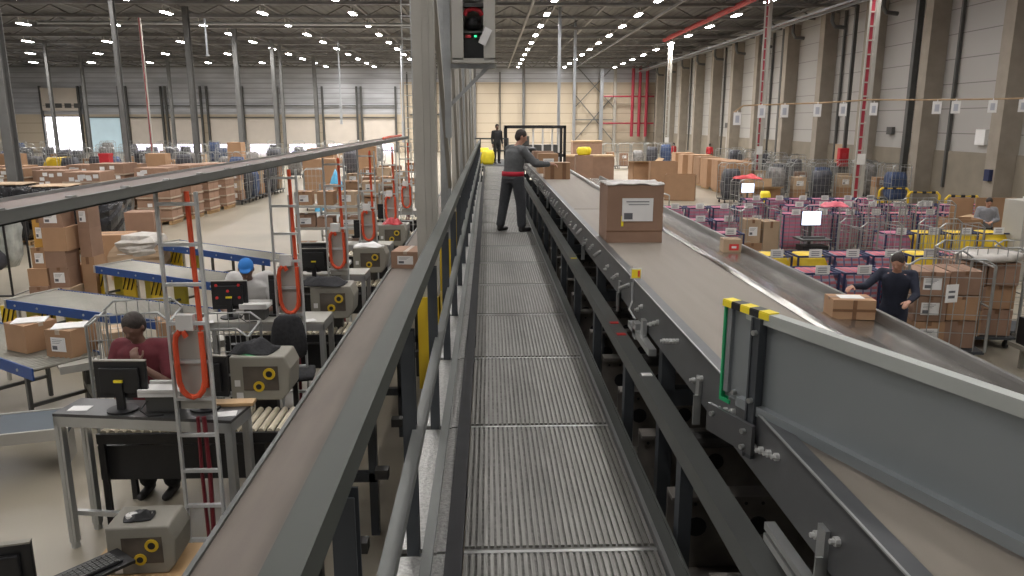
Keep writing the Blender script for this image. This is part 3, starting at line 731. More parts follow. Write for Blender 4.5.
person('person in a maroon polo shirt, hand on chin, behind the desk with the black monitor', (-3.18, 6.85, .0), PI - .05,
       base_pose(pel=(0, -.02, .93), che=(0, .03, 1.22), nek=(0, .06, 1.43), hed=(.02, .12, 1.57), look=(.15, 1, -.45), shL=(-.2, .02, 1.36), shR=(.2, .02, 1.36),
                 elL=(-.3, .2, 1.08), wrL=(-.09, .32, 1.30), hdL=(.35, -.15, .95), pnL=(.2, -.9, .2), cuL=(1.0, 0, 0), elR=(.27, .1, 1.06), wrR=(.12, .3, 1.0)),
       (skin2, maroon, blk2, hair_m), sleeves='short', scale=1.08, bulk=1.14)
person('person in a blue cap and pale printed tee behind the desk with the red-spotted screen', (-3.05, 9.62, .0), PI + .1,
       base_pose(pel=(0, -.02, .93), che=(0, .05, 1.22), nek=(0, .1, 1.42), hed=(.0, .19, 1.55), look=(-.1, 1, -.7), elL=(-.3, .16, 1.1), wrL=(-.16, .4, 1.05), elR=(.3, .16, 1.1), wrR=(.16, .4, 1.05)),
       (skin2, cloth_white, cloth_dgrey, hair_m), sleeves='short', cap=bluecap, scale=1.1, bulk=1.16)
person('person in dark clothes standing beyond the end of the walkway next to yellow bags', (.4, 35.2, WZ), PI + .4,
       base_pose(), (skin2, blk2, blk2, hair_m), voxel=.02)
for i, (x, y, rz, mt) in enumerate(((15.6, 64.5, .6, cloth_dgrey), (18.1, 62.6, -.4, blk2))):
    person(['person in a red jacket walking far down the hall toward the crimson pipes', 'person in a bright red top by the tall brown boxes along the panelled wall'][i], (x, y, 0), rz,
           base_pose(knL=(-.1, .12, .5), anR=(.1, -.15, .12)), (skin2, red_m, mt, hair_m), voxel=.02, group=None)

# ---------------------------------------------------------------- far end of the walkway
t = thing('end_platform', 'dark steel platform with handrails at the far end of the walkway', 'platform', (0, 33.3, 0))
MB().b2((-1.4, 0, WZ - .12), (2.6, 6, WZ)).b2((-1.4, 0, 0), (-1.3, .1, WZ)).b2((2.5, 0, 0), (2.6, .1, WZ)).b2((-1.4, 5.8, 0), (-1.3, 5.9, WZ)).b2((2.5, 5.8, 0), (2.6, 5.9, WZ)).build('deck', paint_dk, t)
hr = MB()
for x in (-1.35, -.4, .9): hr.b2((x, 2.9, WZ), (x + .06, 2.96, WZ + 1.1))
hr.b2((-1.35, 2.9, WZ + 1.05), (.96, 2.96, WZ + 1.12)).b2((-1.35, 2.9, WZ + .5), (.96, 2.96, WZ + .56)).build('handrail', paint_dk, t)
for i, (x, y, z, s) in enumerate(((.0, 34.4, WZ, 1.), (-.2, 34.9, WZ, 1.15))):
    o = rbox(MB(), (-.26, -.2, 0), (.26, .2, .62 * s), .1, 6, 0, 5 + i, .07).build('yellow_bag', yelb, None, (x, y, z), 0, True); tag(o, ['bright yellow bag slumped at the far end of the walkway', 'taller bright yellow bag behind the slumped one at the walkway end'][i], 'bag')
t = thing('machine_frame', 'square black open machine frame with white upright strips over the far belt end', 'machine', (2.45, 40, 0))
mf = MB()
for x in (-1.6, 1.45):
    for y in (0, 2): mf.b2((x, y, 0), (x + .14, y + .14, 3.3))
for y in (0, 2): mf.b2((-1.6, y, 3.15), (1.59, y + .14, 3.3)).b2((-1.6, y, 1.7), (1.59, y + .14, 1.85))
for x in (-1.6, 1.45): mf.b2((x, 0, 3.15), (x + .14, 2.14, 3.3))
mf.build('frame', blk, t)
for x in (-.15, .35, .85, 1.2): MB().b2((x, .3, 1.9), (x + .09, .36, 3.12)).build('white_strip', white_m, t)
MB().b2((-1.2, .5, 1.85), (1.2, 1.6, 2.3)).b2((-.9, .4, 2.3), (-.3, 1.2, 2.75)).build('machinery', steel_d, t)
t = thing('roller_table', 'black roller table with pale rollers joining the far end of the big belt', 'conveyor', (1.33, 25, 0))
MB().b2((-.36, 0, 2.2), (-.32, 8, 2.44)).b2((.28, 0, 2.2), (.32, 8, 2.44)).b2((-.34, .5, 0), (-.28, .6, 2.2)).b2((.24, .5, 0), (.3, .6, 2.2)).b2((-.34, 7, 0), (-.28, 7.1, 2.2)).b2((.24, 7, 0), (.3, 7.1, 2.2)).build('frame', blk, t)
ro = MB()
for k in range(32): ro.cyl((-.32, .15 + .25 * k, 2.38), (.28, .15 + .25 * k, 2.38), .05, 8)
ro.build('rollers', roller, t)
o = rbox(MB(), (-.28, -.4, 0), (.28, .4, .2), .1, 5, 0, 9, .05).build('folded_sack', blk, None, (1.33, 27.2, 2.43), .2, True); tag(o, 'folded black sack lying on the roller table past the belt', 'sack')
carton((5.1, 41, 0), (.9, .8, 1.75), 0, 'tall brown carton carrying two yellow bags past the long low crate', None, card_d, lab=False)
for i, (x, y, z) in enumerate(((5.0, 40.85, 1.755), (5.2, 41.15, 1.755))):
    o = rbox(MB(), (-.28, -.2, 0), (.28, .2, .42), .1, 5, 0, 11 + i, .08).build('yellow_bag', yelb, None, (x, y, z), 0, True); tag(o, ['yellow bag on the tall carton by the long crate, its front one', 'yellow bag on the tall carton by the long crate, behind another'][i], 'bag')

# parcels on the big belt
bx = carton((1.275, 6.80, BZ), (.49, .46, .50), 0.0, 'large brown carton with white shipping label and film-covered top on the big belt', None, card_d, tape=False)
MB().box((.02, -.236, .29), (.27, .004, .2), 0).box((-.06, -.239, .235), (.075, .002, .055), 1).box((.02, -.239, .36), (.2, .002, .008), 1).box((.03, -.239, .335), (.18, .002, .006), 1).build('shipping_note', [paper, ink], bx)
MB().box((-.11, -.232, .19), (.02, .003, .09)).build('yellow_sticker', yelb, bx)
mf = MB().sheet([[(-.25 + .5 * i / 9, -.235 + .47 * j / 9, .505 + .018 * random.random()) for j in range(10)] for i in range(10)], .01)
mf.build('film_cover', film, bx, smooth=True)
MB().b2((-.249, -.234, .1), (.249, -.2305, .106)).build('film_band', tape_m, bx)
for c in list(kids(bx)):
    if c.name.startswith('paper_label'): bpy.data.objects.remove(c)
carton((1.27, 14.25, BZ), (.47, .36, .30), 0, 'brown parcel with two vertical tape bands lying in front of the worker\'s hand', None, card, lab=False, tm=tape_l)
b2 = MB().b2((-.13, -.184, 0), (-.06, -.1805, .3)).b2((.09, -.184, 0), (.16, -.1805, .3)).build('tape_band', tape_m); b2.location = (1.27, 14.25, BZ); b2.parent = None
o = bpy.data.objects['carton.001'] if 'carton.001' in bpy.data.objects else None
b2.location = (0, 0, 0); b2.parent = [q for q in bpy.data.objects if q.get('label', '').startswith('brown parcel with two vertical')][0]
carton((1.22, 15.9, BZ), (.40, .4, .40), .05, 'small square brown parcel with a white label just past the worker\'s hand', None, card, tape=False)
carton((1.28, 18.1, BZ), (.46, .4, .36), .1, 'reddish brown parcel farther down the belt, partly behind the worker', None, card_d, lab=False)
# parcels on the chute
r1 = carton((4.64, 14.3, 1.062), (.34, .28, .25), -.0, 'small brown parcel with a red sticker lying at the foot of the steel chute', None, card_l, lab=False, tape=True, tm=tape_m)
r1.rotation_euler = (0, .0, -.05); MB().box((.03, -.143, .1), (.18, .003, .12), 0).box((.03, -.145, .1), (.09, .003, .04), 1).build('red_sticker', [tagred, paper], r1)
r2 = carton((4.88, 9.72, 1.08), (.52, .36, .25), .12, 'brown parcel with crossed dark tape held by the worker at the steel chute', None, card, lab=False)
r2.location = (4.60, 9.3, 1.064); r2.rotation_euler = (0, .0, -.12)
MB().b2((-.262, -.185, .10), (.262, -.1805, .135)).b2((-.02, -.186, 0), (.03, -.1805, .25)).b2((.263, -.18, .10), (.266, .18, .135)).build('tape_cross', tape_m, r2)
MB().b2((-.15, -.1, .2545), (.15, .1, .257)).build('paper_sheet', paper, r2)

# ---------------------------------------------------------------- left: take-away belt
BL = 1.2
t = thing('take_away_belt', 'long brown take-away belt running beside the packing stations, one parcel on it', 'conveyor', (0, 0, 0))
MB().b2((-1.56, .4, BL - .03), (-.98, 26, BL)).build('belt', belt2_m, t)
MB().b2((-1.59, .4, BL - .16), (-1.56, 26, BL + .02)).build('side_frame', paint_g, t); MB().b2((-.98, .4, BL - .16), (-.955, 26, BL + .05)).build('side_frame', paint_g, t)
sm = MB(); y = 2.
while y < 16:
    sm.cyl((-.955, y, BL - .05), (-.935, y, BL - .05), .014, 6).cyl((-.955, y + .1, BL - .07), (-.93, y + .1, BL - .07), .01, 6).b2((-.955, y + .2, BL - .12), (-.94, y + .26, BL - .02)); y += .42
sm.build('bolt', alu, t)['kind'] = 'stuff'
for k in range(12):
    MB().b2((-1.6, 1.8 + 2.1 * k, 0), (-1.53, 1.87 + 2.1 * k, BL - .05)).b2((-1.03, 1.8 + 2.1 * k, 0), (-.96, 1.87 + 2.1 * k, BL - .05)).b2((-1.6, 1.8 + 2.1 * k, .5), (-.96, 1.87 + 2.1 * k, .58)).build('leg_frame', paint_dk, t)
for k in range(8): MB().b2((-.95, 1.4 + 1.1 * k, .62), (-.84, 1.5 + 1.1 * k, .7)).build('cross_member', under_m, t)
MB().b2((-.485, 1, .5), (-.43, 12, .62)).build('floor_beam', paint_dk, t)
carton((-1.3, 12.3, BL), (.46, .6, .27), -.12, 'brown parcel with a white label riding on the brown take-away belt', None, card_d, lab=True, tm=tape_l)

# overhead cable duct
t = thing('cable_duct', 'long straight grey cable duct with a brown lid held above the packing stations', 'duct', (-2.40, 0, 3.083))
MB().b2((.17, 3.2, -.05), (.18, 21.5, .014)).b2((.08, 3.2, -.05), (.18, 21.5, -.042)).b2((.16, 3.2, .012), (.185, 21.5, .02)).build('side_wall', M_('duct_grey', (.19, .195, .18), .5, .2, .08, 3), t)
MB().b2((-.18, 3.2, -.02), (.165, 21.5, .0)).build('lid', M_('brown_lid', (.22, .175, .155), .6, 0, .1, 3), t)
MB().b2((-.19, 3.2, -.05), (-.18, 21.5, .02)).build('rear_wall', galv, t)
for k in range(28): MB().b2((.15, 3.5 + .62 * k, .02), (.187, 3.55 + .62 * k, .03)).build('clip', alu, t)
MB().tube([(-.05, 18.2, .03), (0, 19, .05), (-.03, 20, .04), (.05, 21, .05)], .03, 6).build('red_hose', orange, t)

# cable ladders with orange hoses
lname = ['at the desk with the two black monitors', 'over the desk of the person in the blue cap', 'third along the duct', 'fourth along the duct', 'fifth along the duct, standing by the red jacket', 'sixth along the duct, close to the wide steel column']
def ladder(i, x, y):
    x *= .914; y = 5.62 + 2.62 * i; t = thing('cable_ladder', 'galvanised cable ladder with orange hose, ' + lname[i], 'cable ladder', (x, y, 0), 0, 'cable ladders under the duct')
    t.scale = (.91, .91, 1); zt = 3.0
    s = MB().b2((-.17, -.02, 0), (-.148, .02, zt)).b2((.148, -.02, 0), (.17, .02, zt)); s.build('stile', ladm, t)
    z = .2
    while z < zt: MB().b2((-.16, -.018, z), (.16, .018, z + .025)).build('rung', ladm, t); z += .30
    MB().tube([(.07, .04, zt), (.075, .05, 2.4), (.09, .04, 1.9), (.11, .0, 1.5)], .022, 8).build('hose_drop', orange, t)
    lp = [(.11, -.03, 1.95), (.115, -.035, 1.7), (.112, -.038, 1.56), (.09, -.04, 1.49), (.055, -.043, 1.45), (.01, -.045, 1.438), (-.035, -.045, 1.45), (-.075, -.043, 1.49), (-.098, -.04, 1.56), (-.103, -.04, 1.7), (-.105, -.035, 1.86), (-.095, -.03, 1.92), (-.065, -.03, 1.95), (-.03, -.03, 1.95), (-.01, -.03, 1.91)]
    MB().tube(lp, .024, 8).build('hose_loop', orange, t)
    MB().b2((-.13, .022, 1.32), (.15, .035, 1.95)).build('back_panel', greycab, t)
    MB().b2((-.09, -.03, 1.96), (.05, .04, 2.08)).build('junction_box', white_m, t)
    MB().tube([(.05, .03, 1.25), (.06, .03, .8), (.04, .03, .1)], .02, 6).tube([(.0, .03, 1.25), (-.01, .03, .8), (.0, .03, .1)], .016, 6).build('red_cable', M_('dark_red_cable', (.16, .012, .02), .5), t)
for i in range(6): ladder(i, (-2.49, -2.405, -2.38, -2.335, -2.26, -2.2)[i], 6.15 + 2.87 * i)

t = thing('riser_ladder', 'tall thin galvanised riser ladder reaching the roof, beside the wide steel column', 'cable ladder', (-2.22, 21.9, 0))
MB().b2((-.14, 0, 0), (-.11, .03, 9.3)).build('stile', galv, t); MB().b2((.11, 0, 0), (.14, .03, 9.3)).build('stile', galv, t)
rg = MB(); z = .3
while z < 9.2: rg.b2((-.11, 0, z), (.11, .03, z + .02)); z += .3
rg.build('rung', alu, t)
# packing stations
def monitor(x, y, z, rz, label, w=.42, h=.34, scr=False, back=True, group=None):
    t = thing('monitor', label, 'monitor', (x, y, z), rz, group)
    cs = MB().b2((-w / 2, .0, .10), (w / 2, .035, .10 + h)).b2((-w * .38, -.03, .15), (w * .38, .0, .05 + h)).build('casing', blk, t, bevel=.006)
    MB().b2((-w / 2 + .02, .036, .12), (w / 2 - .02, .038, .08 + h)).build('screen', screen if scr else desk_t, cs)
    MB().b2((-.03, -.045, .01), (.03, -.01, .26)).cyl((0, -.01, 0), (0, -.01, .015), .12, 20).build('stand', blk, t)
    if back: MB().b2((-.035, -.048, .245), (.035, -.03, .265)).build('yellow_label', yelb, t)
    MB().b2((-w / 2, -.004, .10 + h), (w / 2, .036, .11 + h)).build('bezel_edge', mach_m, cs)
    return t
def station(i, x, y, w=1.5, d=.5, z=BL, rz=-.02):
    nm = ['with two black monitors and the printer', 'in front of the person in the blue cap', 'third along the belt, behind the black jacket', 'fourth along the belt', 'fifth along the belt', 'sixth along the belt, by the wide column']
    t = thing('packing_desk', 'aluminium-framed packing desk ' + nm[i], 'desk', (x, y, 0), rz, 'packing desks along the take-away belt')
    MB().b2((-w / 2, -d / 2, z - .025), (w / 2, d / 2, z)).build('desktop', desk_t if i == 0 else greycab, t)
    f = MB().b2((-w / 2, -d / 2, z - .11), (w / 2, -d / 2 + .04, z - .025)).b2((-w / 2, d / 2 - .04, z - .11), (w / 2, d / 2, z - .025)).b2((-w / 2, -d / 2, z - .11), (-w / 2 + .04, d / 2, z - .025)).b2((w / 2 - .04, -d / 2, z - .11), (w / 2, d / 2, z - .025))
    f.b2((-w / 2, -d / 2 + .1, .25), (w / 2 - .9, -d / 2 + .14, .29)); f.build('frame', alu, t)
    for a, bb in ((-1, -1), (-1, 1), (1, -1), (1, 1)):
        lx, ly = a * (w / 2 - .03), bb * (d / 2 - .03)
        MB().b2((lx - .03, ly - .03, .05), (lx + .03, ly + .03, z - .1)).b2((lx - .006, ly - .034, .05), (lx + .006, ly - .03, z - .1)).cyl((lx, ly, 0), (lx, ly, .05), .035, 10).build('leg', alu, t)
    # infeed rollers behind/below the desk
    r = thing('infeed_rollers', 'beige rollers under the desk ' + nm[i], 'conveyor', (x + .12, y + d / 2 + .08, 0), 0, 'beige infeed rollers')
    MB().b2((-w / 2, .0, .78), (w / 2 + .08, .03, .87)).b2((-w / 2, .55, .78), (w / 2 + .08, .58, .87)).b2((-w / 2, .02, .0), (-w / 2 + .05, .06, .8)).b2((w / 2, .02, 0), (w / 2 + .05, .06, .8)).b2((-w / 2, .5, 0), (-w / 2 + .05, .55, .8)).b2((w / 2, .5, 0), (w / 2 + .05, .55, .8)).build('frame', blk, r)
    ro = MB(); k = -w / 2 + .05
    while k < w / 2 + .05: ro.cyl((k, .03, .87), (k, .55, .87), .028, 8); k += .075
    ro.build('rollers', beige_r, r)
    m = MB().b2((-w / 2 - .05, .1, .4), (w / 2 - .1, .5, .72)); m.build('drive_box', blk, r)
    return t
def tape_machine(i, x, y, z, label, rz=0., sc=1., ped=True):
    t = thing('paper_machine', label, 'machine', (x, y, z), rz, None); t.scale = (sc,) * 3
    prof = [(-.26, 0), (.2, 0), (.27, .08), (.29, .3), (.24, .42), (-.26, .42)]
    hs = MB().rings([[(a, -.17, c) for a, c in prof], [(a, .2, c) for a, c in prof]]).build('housing', mach_m, t, bevel=.015)
    MB().b2((-.14, -.176, .1), (.18, -.171, .33)).build('window', glass_m, hs, bevel=.002)
    MB().cyl((.1, -.186, .26), (.1, -.176, .26), .055, 16).cyl((-.0, -.186, .14), (-.0, -.176, .14), .05, 16).build('yellow_roll', yel_m, hs)
    MB().cyl((.1, -.19, .26), (.1, -.186, .26), .03, 12).cyl((0, -.19, .14), (0, -.186, .14), .026, 12).build('roll_core', blk, hs)
    if ped: MB().b2((-.1, .0, -z), (.1, .1, 0)).b2((-.25, -.2, -z), (.25, .25, -z + .04)).build('pedestal', steel_d, t)
    MB().b2((-.22, -.176, .14), (-.17, -.172, .2)).b2((-.21, -.176, .02), (-.15, -.172, .08)).build('paper_tag', paper, t)
    MB().cyl((-.1, -.02, .42), (-.1, -.02, .46), .045, 12).cyl((.02, .02, .42), (.02, .02, .445), .03, 12).build('green_button', greenled if i == 0 else white_m, hs)
    return t
def heap(name, label, cat, x, y, z, w, d, h, m, seed, group=None):
    rnd = random.Random(seed); g = []
    for a in range(12):
        row = []
        for c in range(12):
            u, v = a / 11 * 2 - 1, c / 11 * 2 - 1; rr = min(1, math.hypot(u, v) * .93)
            row.append((u * w / 2 * (1 - .12 * v * v), v * d / 2 * (1 - .12 * u * u), .006 + h * (1 - rr ** 2) * (.65 + .35 * math.sin(5 * u + seed) * math.cos(4 * v + seed)) + rnd.uniform(0, .12) * h * (1 - rr)))
        g.append(row)
    o = MB().sheet(g, .006).build(name, m, None, (x, y, z), rnd.uniform(-.4, .4), True); return tag(o, label, cat, group)
station(0, -2.76, 5.96, 1.5, .36, rz=-.13)
for i in range(1, 6): station(i, -2.72 + .03 * i, 6.12 + 2.85 * i)
monitor(-2.99, 5.95, BL, -.04, 'black monitor with a yellow label on the desk before the maroon shirt', h=.31)
monitor(-2.33, 5.97, BL, -.1, 'second black monitor on the first desk, half hidden by the cable ladder', w=.4, h=.34, back=False)
m1 = monitor(-3.1, 8.95, BL, .05, 'black monitor with red dots facing the walkway, on the desk by the blue cap', back=True)
for dx, dz in ((-.14, .40), (.12, .40), (-.01, .33), (-.14, .25), (.12, .25)): MB().cyl((dx, -.034, dz), (dx, -.031, dz), .018, 10).build('red_dot', tagred, m1)
monitor(-2.6, 9.1, BL, .0, 'narrow black screen beside the white printer at the blue cap desk', w=.15, h=.38, back=False)
for i, (x, y, z, l) in enumerate(((-2.75, 11.85, BL, 'black monitor on the third packing desk, seen through the second ladder'), (-2.62, 11.3, BL, 'larger black monitor in front of the third desk'),
                              (-2.4, 14.7, BL, 'small black monitor on the fourth packing desk'), (-2.35, 17.6, BL, 'small dark monitor on the fifth packing desk'))): monitor(x, y, z, 0, l)
def printer(x, y, z, label, rz=0):
    t = thing('label_printer', label, 'printer', (x, y, z), rz)
    MB().b2((-.12, -.1, .0), (.12, .12, .13)).build('body', steel_d, t, bevel=.01); MB().b2((-.16, -.13, .14), (.16, .12, .175)).b2((-.16, -.13, .17), (.16, -.11, .2)).b2((-.16, .1, .17), (.16, .12, .2)).b2((-.05, -.02, .1), (.05, .05, .15)).build('tray', white_m, t)
    MB().tube([(-.1, -.1, .1), (-.14, -.16, .04), (-.06, -.2, .006), (.05, -.17, .006)], .006, 5).build('cable', blk, t)
printer(-2.66, 5.98, BL, 'white-topped label printer with loose cables beside the black monitor')
printer(-2.78, 8.9, BL, 'small white printer next to the red-spotted screen')
printer(-2.3, 11.6, BL, 'white label printer at the third packing desk')
for i, (x, y, s) in enumerate(((-3.36, 5.98, .16), (-2.12, 5.82, .16), (-3.35, 8.7, .24), (-2.15, 8.75, .2))):
    o = MB().b2((-s / 2, -.05, 0), (s / 2, .06, .004)).build('paper_note', paper, None, (x, y, BL), .2 * i); tag(o, ['loose paper at the end of the desk behind the black monitor', 'paper strip on the desk corner by the cable ladder', 'paper sheet under the red-spotted screen', 'paper sheet on the desk by the office chair'][i], 'paper')
tape_machine(0, -2.12, 6.88, .98, 'beige paper-roll machine with a green button and grey clothes on top')
tape_machine(1, -2.0, 9.6, 1.05, 'beige paper-roll machine under the black jacket')
tape_machine(2, -1.98, 12.6, 1.05, 'beige machine by the third desk with white papers on top')
tape_machine(3, -1.95, 15.4, 1.05, 'beige machine by the fourth desk beneath the red cloth')
tape_machine(4, -2.40, 4.9, .46, 'beige paper-roll machine standing low in front of the desk with two monitors', .05, .84, False)
heap('clothes_pile', 'crumpled dark grey clothes piled on the paper-roll machine', 'clothes', -2.2, 6.93, 1.40, .42, .34, .13, blk2, 3)
heap('jacket', 'black jacket thrown over the second paper-roll machine', 'jacket', -2.12, 9.6, 1.47, .6, .4, .12, blk2, 5)
heap('paper_pile', 'white papers lying on the third machine', 'paper', -2.0, 12.6, 1.47, .5, .3, .08, paper, 6)
heap('red_cloth', 'red cloth bundled on the fourth machine', 'cloth', -1.95, 15.4, 1.47, .4, .3, .16, red_m, 8)
heap('gloves', 'black and yellow work gloves on the low machine', 'gloves', -2.44, 4.9, .815, .2, .15, .05, blk, 9)
MB_ = MB().b2((-.24, -.06, 0), (.24, .06, .03)); o = MB_.build('wood_board', wood, None, (-2.1, 6.62, 1.0), .05, bevel=.004)
o.location = (-2.12, 6.72, 1.2); 
tag(o, 'pale wooden board under the paper-roll machine by the desk corner', 'board'); o.location = (-2.2, 6.04, BL)
# office chair
t = thing('office_chair', 'black swivel office chair with a tall rounded back between two stations', 'chair', (-2.13, 7.85, -.0), .15)
bk = MB(); rs = []
for f, w_, y_ in ((0, .13, .02), (.08, .185, .0), (.25, .205, -.02), (.5, .2, -.03), (.75, .18, -.02), (.92, .15, 0), (1, .10, .01)):
    rs.append([(w_ * math.cos(a) * .92, y_ + .035 * math.sin(a), 1.02 + .48 * f) for a in (2 * PI * k / 16 for k in range(16))])
bk.rings(rs).build('backrest', blk2, t, smooth=True)
rbox(MB(), (-.23, .06, .72), (.23, .5, .80), .03).build('seat', blk2, t, smooth=True)
MB().bar((0, .02, 1.1), (0, .1, .72), .06, .02).cyl((0, .28, .12), (0, .28, .72), .03, 10).build('post', blk, t)
cb = MB()
for k in range(5):
    a = 2 * PI * k / 5; e = (.28 * math.cos(a), .28 + .28 * math.sin(a), .09); cb.bar((0, .28, .14), e, .04, .025).ball((e[0], e[1], .035), .035, 8, 6)
cb.build('star_base', blk, t)
# keyboard, mug, monitor at the very near-left
t = thing('side_table', 'low pale wooden table under the lower beige paper-roll machine', 'table', (-2.42, 4.85, 0), 0)
MB().b2((-.38, -.32, .43), (.3, .3, .46)).build('tabletop', wood, t)
for a in (-.35, .24):
    for c in (-.3, .24): MB().b2((a, c, 0), (a + .04, c + .04, .43)).build('leg', alu, t)
t = thing('keyboard_tray', 'black tray on a post holding the slanted keyboard', 'tray', (-2.62, 4.42, 0), .9)
MB().b2((-.3, -.12, .66), (.3, .12, .68)).build('tray', blk, t); MB().b2((-.02, -.02, 0), (.02, .02, .66)).b2((-.15, -.15, 0), (.15, .15, .02)).build('post', steel_d, t)
t = thing('keyboard', 'black computer keyboard lying slanted on its tray beside the lower machine', 'keyboard', (-2.62, 4.42, .68), .9)
MB().b2((-.24, -.08, .0), (.24, .08, .015)).build('body', blk, t, bevel=.004)
kk = MB()
for a in range(15):
    for c in range(5): kk.b2((-.225 + .03 * a, -.07 + .028 * c, .015), (-.2 + .03 * a, -.048 + .028 * c, .022))
kk.build('keys', steel_d, t)
t = monitor(-2.66, 3.66, .82, .25, 'black monitor at the lower corner of the photo beside the keyboard tray', w=.46, h=.4, back=False)
t = thing('monitor_stand_table', 'small steel table carrying the lower corner monitor', 'table', (-2.7, 3.62, 0))
MB().b2((-.25, -.2, .79), (.25, .2, .82)).build('tabletop', greycab, t)
for a in (-.24, .2):
    for c in (-.18, .14): MB().b2((a, c, 0), (a + .04, c + .04, .79)).build('leg', alu, t)
o = MB().cyl((0, 0, 0), (0, 0, .1), .03, 12, r1=.035).cyl((0, 0, .1), (0, 0, .14), .02, 12).build('bottle', white_m, None, (-2.68, 4.65, .46)); tag(o, 'small white bottle beside the black keyboard', 'bottle')

# blue roller conveyors toward the aisle
def blue_conv(p0, p1, wd, z, label, group):
    p0, p1 = Vector((*p0, 0)), Vector((*p1, 0)); L = (p1 - p0).length; a = math.atan2(p1.y - p0.y, p1.x - p0.x)
    t = thing('roller_conveyor', label, 'conveyor', p0, a, group)
    MB().b2((0, -.02, z - .13), (L, .0, z + .01)).b2((0, wd, z - .13), (L, wd + .02, z + .01)).build('side_rail', blue_m, t)
    ro = MB(); x = .05
    while x < L: ro.cyl((x, 0, z - .02), (x, wd, z - .02), .024, 8); x += .066
    ro.build('rollers', roller, t)
    MB().b2((-.03, -.04, z - .12), (0, wd + .04, z + .02)).build('end_plate', greycab, t)
    bt = MB(); x = .2
    while x < L: bt.cyl((x, -.02, z - .06), (x, -.03, z - .06), .018, 8); x += .5
    bt.build('bolt', alu, t)
    for x in (.15, L - .3) if L < 1.6 else (.15, L * .5, L - .3):
        for yy in (.02, wd - .06): MB().b2((x, yy, 0), (x + .05, yy + .04, z - .12)).build('leg', greycab if x < .5 else steel_d, t)
        MB().b2((x, .02, .25), (x + .04, wd - .02, .29)).build('tie_bar', steel_d, t)
    MB().bar((.15, .06, .25), (L * .5, .06, .25), .03).build('tie_bar', steel_d, t)
    return t
blue_conv((-7.5, 11.75), (-4.35, 10.3), .85, .78, 'blue-sided roller conveyor in front of the leaning box stack, its end free', 'blue roller conveyors')
blue_conv((-7.55, 14.6), (-4.3, 12.7), .75, .78, 'blue-sided roller conveyor before the film-covered pallet', 'blue roller conveyors')
blue_conv((-7.6, 17.4), (-4.4, 15.2), .6, .78, 'blue-sided roller conveyor beside the open aisle, third from the maroon shirt', 'blue roller conveyors')
blue_conv((-7.2, 9.75), (-5.12, 8.3), .75, .78, 'blue-sided roller conveyor carrying two open brown parcels', 'blue roller conveyors')
t = thing('grey_slide', 'grey edged flat belt leading from the blue rollers to the maroon shirt', 'conveyor', (-4.9, 8.42, 0), .62)
MB().b2((0, 0, .70), (1.9, .75, .75)).b2((0, -.03, .68), (1.9, 0, .77)).build('bed', greycab, t)
for x in (.3, 1.4): MB().b2((x, .02, 0), (x + .07, .07, .7)).b2((x, .66, 0), (x + .07, .71, .7)).b2((x, .02, .3), (x + .05, .7, .35)).build('leg', mach_m, t)
t = thing('blue_grey_belt', 'flat blue-grey belt entering at the lower edge beside the desk legs', 'conveyor', (-5.5, 7.1, 0), .28)
MB().b2((-1, -.1, .42), (1.25, .5, .47)).build('belt', beltblue, t); MB().b2((-1, -.13, .36), (1.25, -.1, .48)).b2((-1, .5, .36), (1.25, .53, .48)).build('side_rail', greycab, t)
MB().b2((-.9, 0, 0), (-.82, .4, .42)).b2((1.1, 0, 0), (1.18, .4, .42)).build('leg', greycab, t)

# parcels at the near-left conveyor
def aX(x, y, z, s, rz, l, m=card, **k): return carton((x, y, z), s, rz, l, None, m, **k)
aX(-5.6, 9.15, .785, (.40, .40, .34), -.5, 'brown parcel with papers on top, first on the near blue rollers', card, lab=False, tm=tape_l)
aX(-5.02, 8.95, .765, (.36, .40, .34), -.25, 'brown parcel with a slanted white label on the near blue rollers', card, tm=tape_l)
aX(-4.5, 9.12, .755, (.42, .42, .28), .5, 'film-wrapped pale parcel on the grey flat belt', card_l, lab=False, tm=tape_l)
aX(-4.0, 9.5, .755, (.42, .38, .3), .55, 'brown parcel behind the maroon shirt on the grey flat belt', card, lab=False)
for i, (x, y) in enumerate(((-5.6, 9.15), (-5.02, 8.95))):
    o = MB().b2((-.18, -.14, 0), (.18, .14, .01)).build('paper_sheet', paper, None, (x, y, (1.13 if i == 0 else 1.111)), .3); tag(o, ['white paper lying on the first parcel of the near rollers', 'white paper lying on the parcel with the slanted label'][i], 'paper')

# yellow guards
def guard(x, y, rz, label, post=True):
    t = thing('floor_guard', label, 'guard', (x, y, 0), rz, 'yellow floor guards')
    pl = MB().b2((-.15, -.02, .05), (.15, .02, .60)).b2((-.17, -.1, 0), (.17, .1, .05)).build('plate', yel_m, t)
    s = MB()
    for k in range(3): s.bar((-.14 + .1 * k, -.024, .32), (-.04 + .1 * k, -.024, .58), .045, .006)
    s.build('black_stripe', blk, pl)
    if post:
        MB().b2((.35, .0, 0), (.62, .1, .66)).build('back_plate', M_('olive_yellow', (.36, .29, .02), .5), t, bevel=.03)
for i, (x, y) in enumerate(((-7.72, 12.1), (-7.0, 11.9), (-7.7, 14.95), (-6.95, 14.6), (-7.2, 17.5), (-6.2, 14.1))):
    guard(x, y, -.35, 'striped yellow floor guard ' + ['under the free end of the blue conveyor with the box stack', 'under the middle of the blue conveyor with the box stack', 'at the free end of the blue conveyor by the wrapped pallet', 'under the middle of the blue conveyor by the wrapped pallet', 'below the blue conveyor by the open aisle', 'between the blue conveyors near the second cable ladder'][i])

